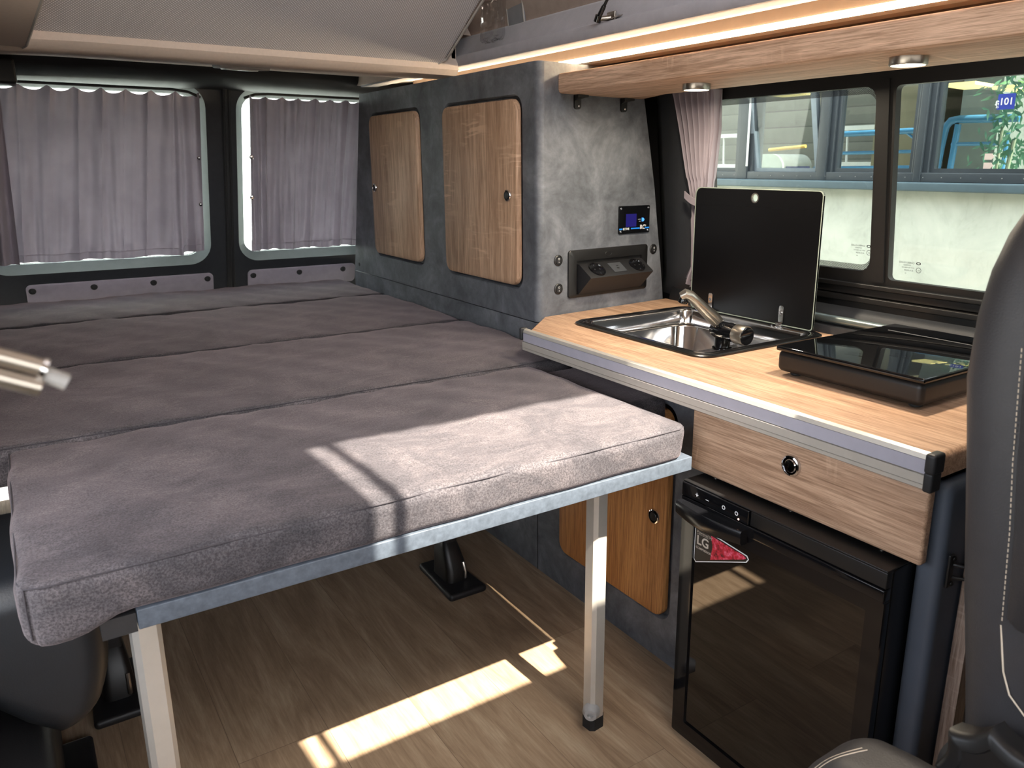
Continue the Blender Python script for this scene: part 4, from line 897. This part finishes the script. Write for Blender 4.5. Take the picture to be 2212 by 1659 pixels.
# raised side panel and stitched seam
pn = [(.366, 1.02), (.357, .898), (.349, .821), (.342, .725), (.330, .717), (.17, .72), (.18, .95)]
MB().loft([[(SXN+.002, y, z) for y, z in pn], [(SXN-.006, y, z) for y, z in pn], [(SXN-.009, y*.98+.005, z*.99+.009) for y, z in pn]]).build('side_panel', LEATHER, bk, 60)
sm = MB(); path = [(.372, 1.02), (.363, .898), (.355, .821), (.348, .716)]
for i in range(3):
    (ya, za), (yb, zb2) = path[i], path[i+1]; L = math.hypot(yb-ya, zb2-za); k = int(L/.006)
    for q in range(k):
        t0 = q/k; t1 = (q+.62)/k; sm.tube([(SXN-.0025, ya+(yb-ya)*t0, za+(zb2-za)*t0), (SXN-.0025, ya+(yb-ya)*t1, za+(zb2-za)*t1)], .0007, 5)
sm.build('stitching', THREAD, bk)
MB().tube([(SXN-.001, y, z) for y, z in ((.349, .712), (.344, .685), (.339, .659), (.329, .635), (.311, .620), (.28, .61))], .0010, 6).build('lower_seam', THREAD, bk)
ct = MB().rbox((.90, -.25, .30), (1.30, .40, .46), .05, (10, 14, 2), 6).build('seat_cushion', LEATHER, fs, 70)
def armd(p):
    k = max(0, p.y-.36)
    return (p.x, p.y, p.z-1.2*k*k)
am = MB().rbox((.698, -.10, .40), (.850, .508, .518), .056, (4, 14, 1), 8, armd).build('armrest', LEATHER, fs, 70); am['label'] = 'rounded leather armrest end with pale stitching'
def onarm(y, x):
    q = max(0, y-.449)/.056; dz = .056*(1-math.sqrt(max(0, 1-min(q, 1)**2))); px_ = max(0, .754-x)/.056; dz2 = .056*(1-math.sqrt(max(0, 1-min(px_, 1)**2)))
    return (x, y, .5187-1.2*max(0, y-.36)**2-dz-dz2)
for dy in (0, .007):
    MB().tube([onarm(.478+dy-.03*k/10, .722+.06*k/10) for k in range(11)], .0007, 5).build('stitching', THREAD, am)
kc = (.790, .306, .552)
MB().lathe((.850, .318, .512), (-1, 0, 0), [(.070, 0), (.070, .020), (.062, .028), (.04, .029)], 48).build('knob_housing', BLKMATT, fs)
def lobe(x, k):
    o = []
    for i in range(144):
        a = 2*math.pi*i/144; r_ = .071-.0125*abs(math.sin(4*a+.9))**.7; o.append((x, kc[1]+r_*k*math.cos(a), kc[2]+r_*k*math.sin(a)))
    return o
MB().loft([lobe(.822, .96), lobe(.800, 1), lobe(.792, .96), lobe(.789, .88), lobe(.788, .70), lobe(.791, .66), lobe(.791, .2)]).build('recline_knob', BLKSATIN, fs, 50)
MB().rbox((.85, -.20, .02), (1.25, .42, .40), .03).build('seat_base', BLKMATT, fs)

# ================================================================ PIECES BESIDE THE GALLEY END
lf_ = thing('side_table_leaf', (1.4, .53, 0), 'grey stowed table leaf with a worn wood edge beside the front seat', 'board')
MB().prism([(1.196, .535, 0), (1.65, .535, 0), (1.65, .535, .70), (1.205, .535, .70)], (0, .018, 0)).build('leaf', plain('dark_leaf', srgb(56, 62, 74), .6), lf_)
MB().prism([(1.168, .532, 0), (1.200, .532, 0), (1.212, .532, .66), (1.182, .532, .66)], (0, .022, 0)).build('wood_edge', OAK_GREY, lf_)
ck = thing('hook_latch', (1.13, .555, .58), 'black staple plate with a steel hook on the galley end panel', 'latch')
MB().rbox((1.128, .551, .566), (1.142, .556, .622), .0022).build('plate', BLKSATIN, ck)
screw(ck, (1.139, .550, .615), (0, -1, 0), .004, BLKSATIN); screw(ck, (1.139, .550, .572), (0, -1, 0), .004, BLKSATIN)
MB().tube([(1.140, .552, .604), (1.148, .535, .603), (1.154, .526, .598), (1.155, .523, .592), (1.152, .527, .586), (1.146, .538, .583), (1.140, .552, .582)], .0028, 8).build('staple', BLKSATIN, ck)
MB().tube([(1.24, .528, .607), (1.20, .525, .602), (1.165, .524, .598), (1.152, .529, .593), (1.149, .533, .584), (1.154, .534, .575), (1.168, .532, .570), (1.185, .530, .570)], .0026, 10).build('hook', STEEL, ck)
# galvanised tube on the wall behind the hob
tag(MB().tube([(1.718, .30, .822), (1.718, 1.70, .822)], .011, 14).build('metal_tube', GALV), 'galvanised tube along the wall behind the hob', 'tube')
struct(MB().box(1.70, 1.735, .30, 1.72, .786, .806), 'trim_10', TRIM)
# out-of-focus chromed rod at the left, fixed to the door pillar
rd = thing('chrome_rod', (-.1, .43, 1.12), 'shiny metal rod with an end ring, close by at the left', 'rod')
MB().tube([(-.225, .43, 1.214), (-.10, .425, 1.159), (.006, .42, 1.1095)], .0042, 16).build('upper_rod', BSTEEL, rd)
MB().tube([(-.225, .43, 1.206), (-.10, .423, 1.150), (.004, .418, 1.1010)], .0042, 16).build('lower_rod', BSTEEL, rd)
MB().lathe((.0050, .42, 1.1095), (.87, -.04, -.49), [(.0055, 0), (.0055, .0022)], 18).build('collar', CHROME, rd)
MB().tube([(.006, .42, 1.107), (.0145, .4195, 1.1015)], .0038, 14).build('end_cap', GREYPL, rd)

# ================================================================ OUTSIDE
BX = 3.0
struct(MB().box(1.9, 9, -6, 9, -.62, -.60).box(-12, 1.9, -6, 14, -.62, -.60), 'ground_1', plain('asphalt', srgb(150, 148, 142), .9, 0, .15, 12))
bd_ = thing('building', (BX, 2.0, -.6), 'neighbouring building with pale rendered wall and anthracite windows outside', 'building')
MB().box(BX, BX+.3, -4, 6, -.6, 1.105).build('rendered_wall', RWALL, bd_)
MB().rbox((BX-.06, -4, 1.107), (BX+.1, 6, 1.140), .005).build('sill_board', FASCIA, bd_)
wins = [(1.35, 1.765), (1.835, 2.205), (2.29, 2.64), (2.76, 3.4), (.80, 1.30)]
fm = MB(); fm.rbox((BX-.01, -4, 1.140), (BX+.08, 6, 1.176), .003)
for (a, b) in ((1.765, 1.835), (2.205, 2.29), (2.65, 2.76), (1.30, 1.35)):
    fm.rbox((BX, a, 1.12), (BX+.07, b, 2.6), .004)
    fm.rbox((BX-.015, a+.022, 1.14), (BX+.0, b-.018, 2.6), .003)
fm.rbox((BX, -4, 2.2), (BX+.08, 6, 2.9), .004)
fm.build('window_frames', ANTHR, bd_)
for (a, b) in ((1.35, 1.77), (1.83, 2.21), (2.70, 3.4)):
    MB().ring([(BX+.012, u, v) for u, v in rrect(a, b, 1.165, 2.25, .002, 3)], [(BX+.012, u, v) for u, v in rrect(a+.022, b-.022, 1.192, 2.2, .002, 3)], (.03, 0, 0)).build('sash', ANTHR, bd_)
    MB().box(BX+.028, BX+.032, a+.02, b-.02, 1.17, 2.22).build('window_glass', BGLASS, bd_)
# tilted open sash
def til(u, v, d=0): return (BX+.02+d-.10*(v-1.15), u+.10*(v-1.16), v)
MB().ring([til(u, v) for u, v in rrect(2.275, 2.655, 1.165, 1.9, .002, 3)], [til(u, v) for u, v in rrect(2.300, 2.630, 1.192, 1.88, .002, 3)], (.03, 0, 0)).build('tilted_sash', plain('pale_sash', srgb(128, 138, 146), .5), bd_)
MB().prism([til(2.29, 1.17, .015), til(2.64, 1.17, .015), til(2.64, 1.89, .015), til(2.29, 1.89, .015)], (.003, 0, 0)).build('window_glass', BGLASS, bd_)
bl = MB()
for k in range(22): bl.lathe((BX-.012, 1.40+k*.075, 1.158), (-1, 0, 0), [(.002, 0), (.002, .001), (0, .0016)], 8)
bl.build('rivets', GREYPL, bd_)
MB().box(BX-.018, BX-.012, 2.668, 2.676, 1.20, 1.62).build('bright_gap_strip', WHITEM, bd_)  # white strip painted for the bright line of light at the window gap
MB().box(BX+1.6, BX+1.65, -3, 6, .6, 3.2).build('reflected_siding', SIDING, bd_)  # siding reflected in the panes, built as a wall behind them
MB().box(BX+.1, BX+1.6, -3, 6, .95, 1.0).build('room_floor', plain('room_floor_grey', srgb(110, 108, 100), .8), bd_)
MB().box(BX+.55, BX+1.55, 1.80, 1.97, 1.0, 2.4).build('room_pillar', plain('room_pillar', srgb(108, 116, 112), .8), bd_)
MB().box(BX+.6, BX+1.6, 2.18, 2.42, 1.0, 2.4).build('room_partition', plain('room_partition', srgb(128, 120, 98), .8), bd_)
# reflections of ceiling lamps, built as glowing plates behind the glass
def olamp(c, w, label):
    x, y, z = c
    return tag(MB().prism([(x-.10, y-w, z), (x+.10, y-w*.7, z), (x+.10, y+w, z), (x-.10, y+w*.7, z)], (0, 0, .012)).build('reflected_ceiling_lamp', LAMPREFL), label, 'lamp', 'ceiling lamps reflected in the building windows')
olamp((BX+.30, 1.808, 1.510), .075, 'pale ceiling lamp reflected in the building window beside the blue number sign'); olamp((BX+.30, 2.725, 1.541), .10, 'pale ceiling lamp reflected in the tilted building window'); olamp((BX+.30, 1.63, 1.485), .05, 'short reflected ceiling lamp above the blue number sign')
# reflection of a blue platform railing, built as tubes behind the glass
br = thing('reflected_blue_railing', (BX+.5, 2.0, 1.0), 'blue tubular platform railing reflected in the building window', 'railing')
rx = BX+.35
P_ = lambda y, z: (rx, y, z)
MB().tube([P_(1.945+.0, 1.0), P_(1.925, 1.28), P_(1.915, 1.36), P_(1.895, 1.385), P_(1.86, 1.39), P_(1.62, 1.385)], .016, 12).build('post', BLUEP, br)
MB().tube([P_(1.885, 1.0), P_(1.862, 1.37)], .013, 12).build('post', BLUEP, br)
for z, w_ in ((1.352, .013), (1.265, .008), (1.195, .011)): MB().tube([P_(1.93, z), P_(2.56, z-.006)], w_, 10).build('rail', BLUEP, br)
for z in (1.29, 1.12): MB().tube([P_(1.88, z), P_(1.66, z)], .008, 8).build('rail', BLUEP, br)
for y in (2.43, 2.48): MB().tube([P_(y, 1.0), P_(y, 1.35)], .010, 8).build('post', BLUEP, br)
MB().tube([P_(1.66, 1.0), P_(1.655, 1.33)], .009, 8).build('post', BLUEP, br)
MB().tube([P_(2.10, 1.35), P_(1.95, 1.25)], .006, 8).build('brace', BLUEP, br)
# work table light bars and pale machine behind the glass
sf = thing('white_shelf_rack', (BX+.7, 2.1, 1.0), 'white shelf rack behind the blue railing inside the building', 'rack')
for z in (1.38, 1.20): MB().box(BX+.68, BX+.72, 2.12, 2.80, z, z+.022).build('shelf', WHITEM, sf)
for y in (2.30, 2.62): MB().tube([(BX+.70, y, 1.0), (BX+.70, y+.02, 1.38)], .006, 8).build('upright', WHITEM, sf)
sf2 = copy_thing(sf, (.1, 1.28, -.01), 'white shelf rack visible through the leftmost building window')
mc = thing('pale_machine', (BX+.6, 3.0, 1.0), 'rounded pale machine behind the tilted building window', 'machine')
MB().loft([[(BX+.55+d, u, v) for u, v in rrect(2.92, 3.20, 1.0, 1.265, (.01, .12, .08, .01), 6)] for d in (0, .25)]).build('cover', plain('pale_machine', srgb(196, 202, 196), .5), mc)
MB().box(BX+.54, BX+.56, 3.06, 3.13, 1.10, 1.15).build('screen', RUBBER, mc)
MB().box(BX+.50, BX+.52, 2.72, 2.86, 1.165, 1.20).build('blue_box', plain('dark_blue', srgb(60, 66, 110), .6), mc)
tag(MB().tube([(BX+.5, 2.74, 1.30), (BX+.5, 2.98, 1.285)], .009, 8).build('wooden_bar', plain('ochre', srgb(196, 160, 90), .6)), 'ochre bar in front of the siding behind the tilted window', 'bar')
# number sign reflected in the glass (reads mirrored)
sg = thing('number_sign', (BX-.02, 1.50, 1.40), 'blue house number sign, mirrored, in the building window', 'sign')
MB().box(BX+.006, BX+.010, 1.478, 1.537, 1.397, 1.450).build('board', plain('sign_blue', srgb(34, 52, 150), .4), sg)
text('101a', .033, (BX+.005, 1.481, 1.413), (0, 1, 0), (0, 0, 1), WHITEM, sg, 'lettering', .0, 'LEFT', .0006)
text('a', .026, (BX+.005, 1.530, 1.403), (0, 1, 0), (0, 0, 1), WHITEM, sg, 'lettering', .0, 'LEFT', .0)
# reflection of a bamboo-like plant, built as leaves behind the glass
pt = thing('reflected_plant', (BX+.2, 1.60, 1.0), 'leafy bamboo plant reflected in the right building window', 'plant')
lv = MB(); rr_ = random.Random(7)
for k in range(380):
    cx_, cy_, cz_ = BX+.13+rr_.uniform(0, .2), 1.57+rr_.gauss(0, .055), 1.33+rr_.gauss(0, .13)
    if rr_.random() < .12: cz_ = 1.55+rr_.uniform(-.05, .1)
    if cz_ < 1.15: continue
    a = rr_.uniform(0, 6.28); d = Vector((rr_.uniform(-.3, .3), math.cos(a), -abs(math.sin(a))*.9-.15)).normalized(); L = rr_.uniform(.028, .055); s2 = d.cross(Vector((1, 0, 0))).normalized()*L*.13
    c_ = Vector((cx_, cy_, cz_)); lv.add([c_, c_+d*L*.4+s2, c_+d*L, c_+d*L*.4-s2], [(0, 1, 2, 3)])
lv.build('foliage', plain('bamboo_green', srgb(104, 150, 124), .5, 0, .4, 30), pt, 0)
MB().tube([(BX+.16, 1.565, 1.0), (BX+.16, 1.535, 1.30)], .008, 8).build('stem', plain('stem_grey', srgb(120, 130, 110), .7), pt)
MB().tube([(BX+.19, 1.60, 1.0), (BX+.19, 1.60, 1.35)], .006, 8).build('stem', plain('stem_grey', srgb(120, 130, 110), .7), pt)
for i, (y, z) in enumerate(((1.55, 1.235), (1.55, 1.203))):
    tag(MB().prism([(BX+.02, y+.014, z-.011), (BX+.02, y-.012, z-.011), (BX+.02, y-.020, z), (BX+.02, y-.012, z+.011), (BX+.02, y+.014, z+.011)], (.003, 0, 0)).build('arrow_tag', plain('tag_pale', srgb(214, 190, 180), .6)), ('upper', 'lower')[i]+' pale arrow shaped tag beside the plant', 'tag', 'arrow tags by the plant')
# bright white garage door outside the rear windows
tag(MB().box(-3, 2.6, 6.4, 6.5, -.6, 3.2).build('roller_door', plain('white_panelled_door', srgb(235, 240, 240), .6)), 'bright white wall seen through the gap beside the rear curtain', 'wall panel')
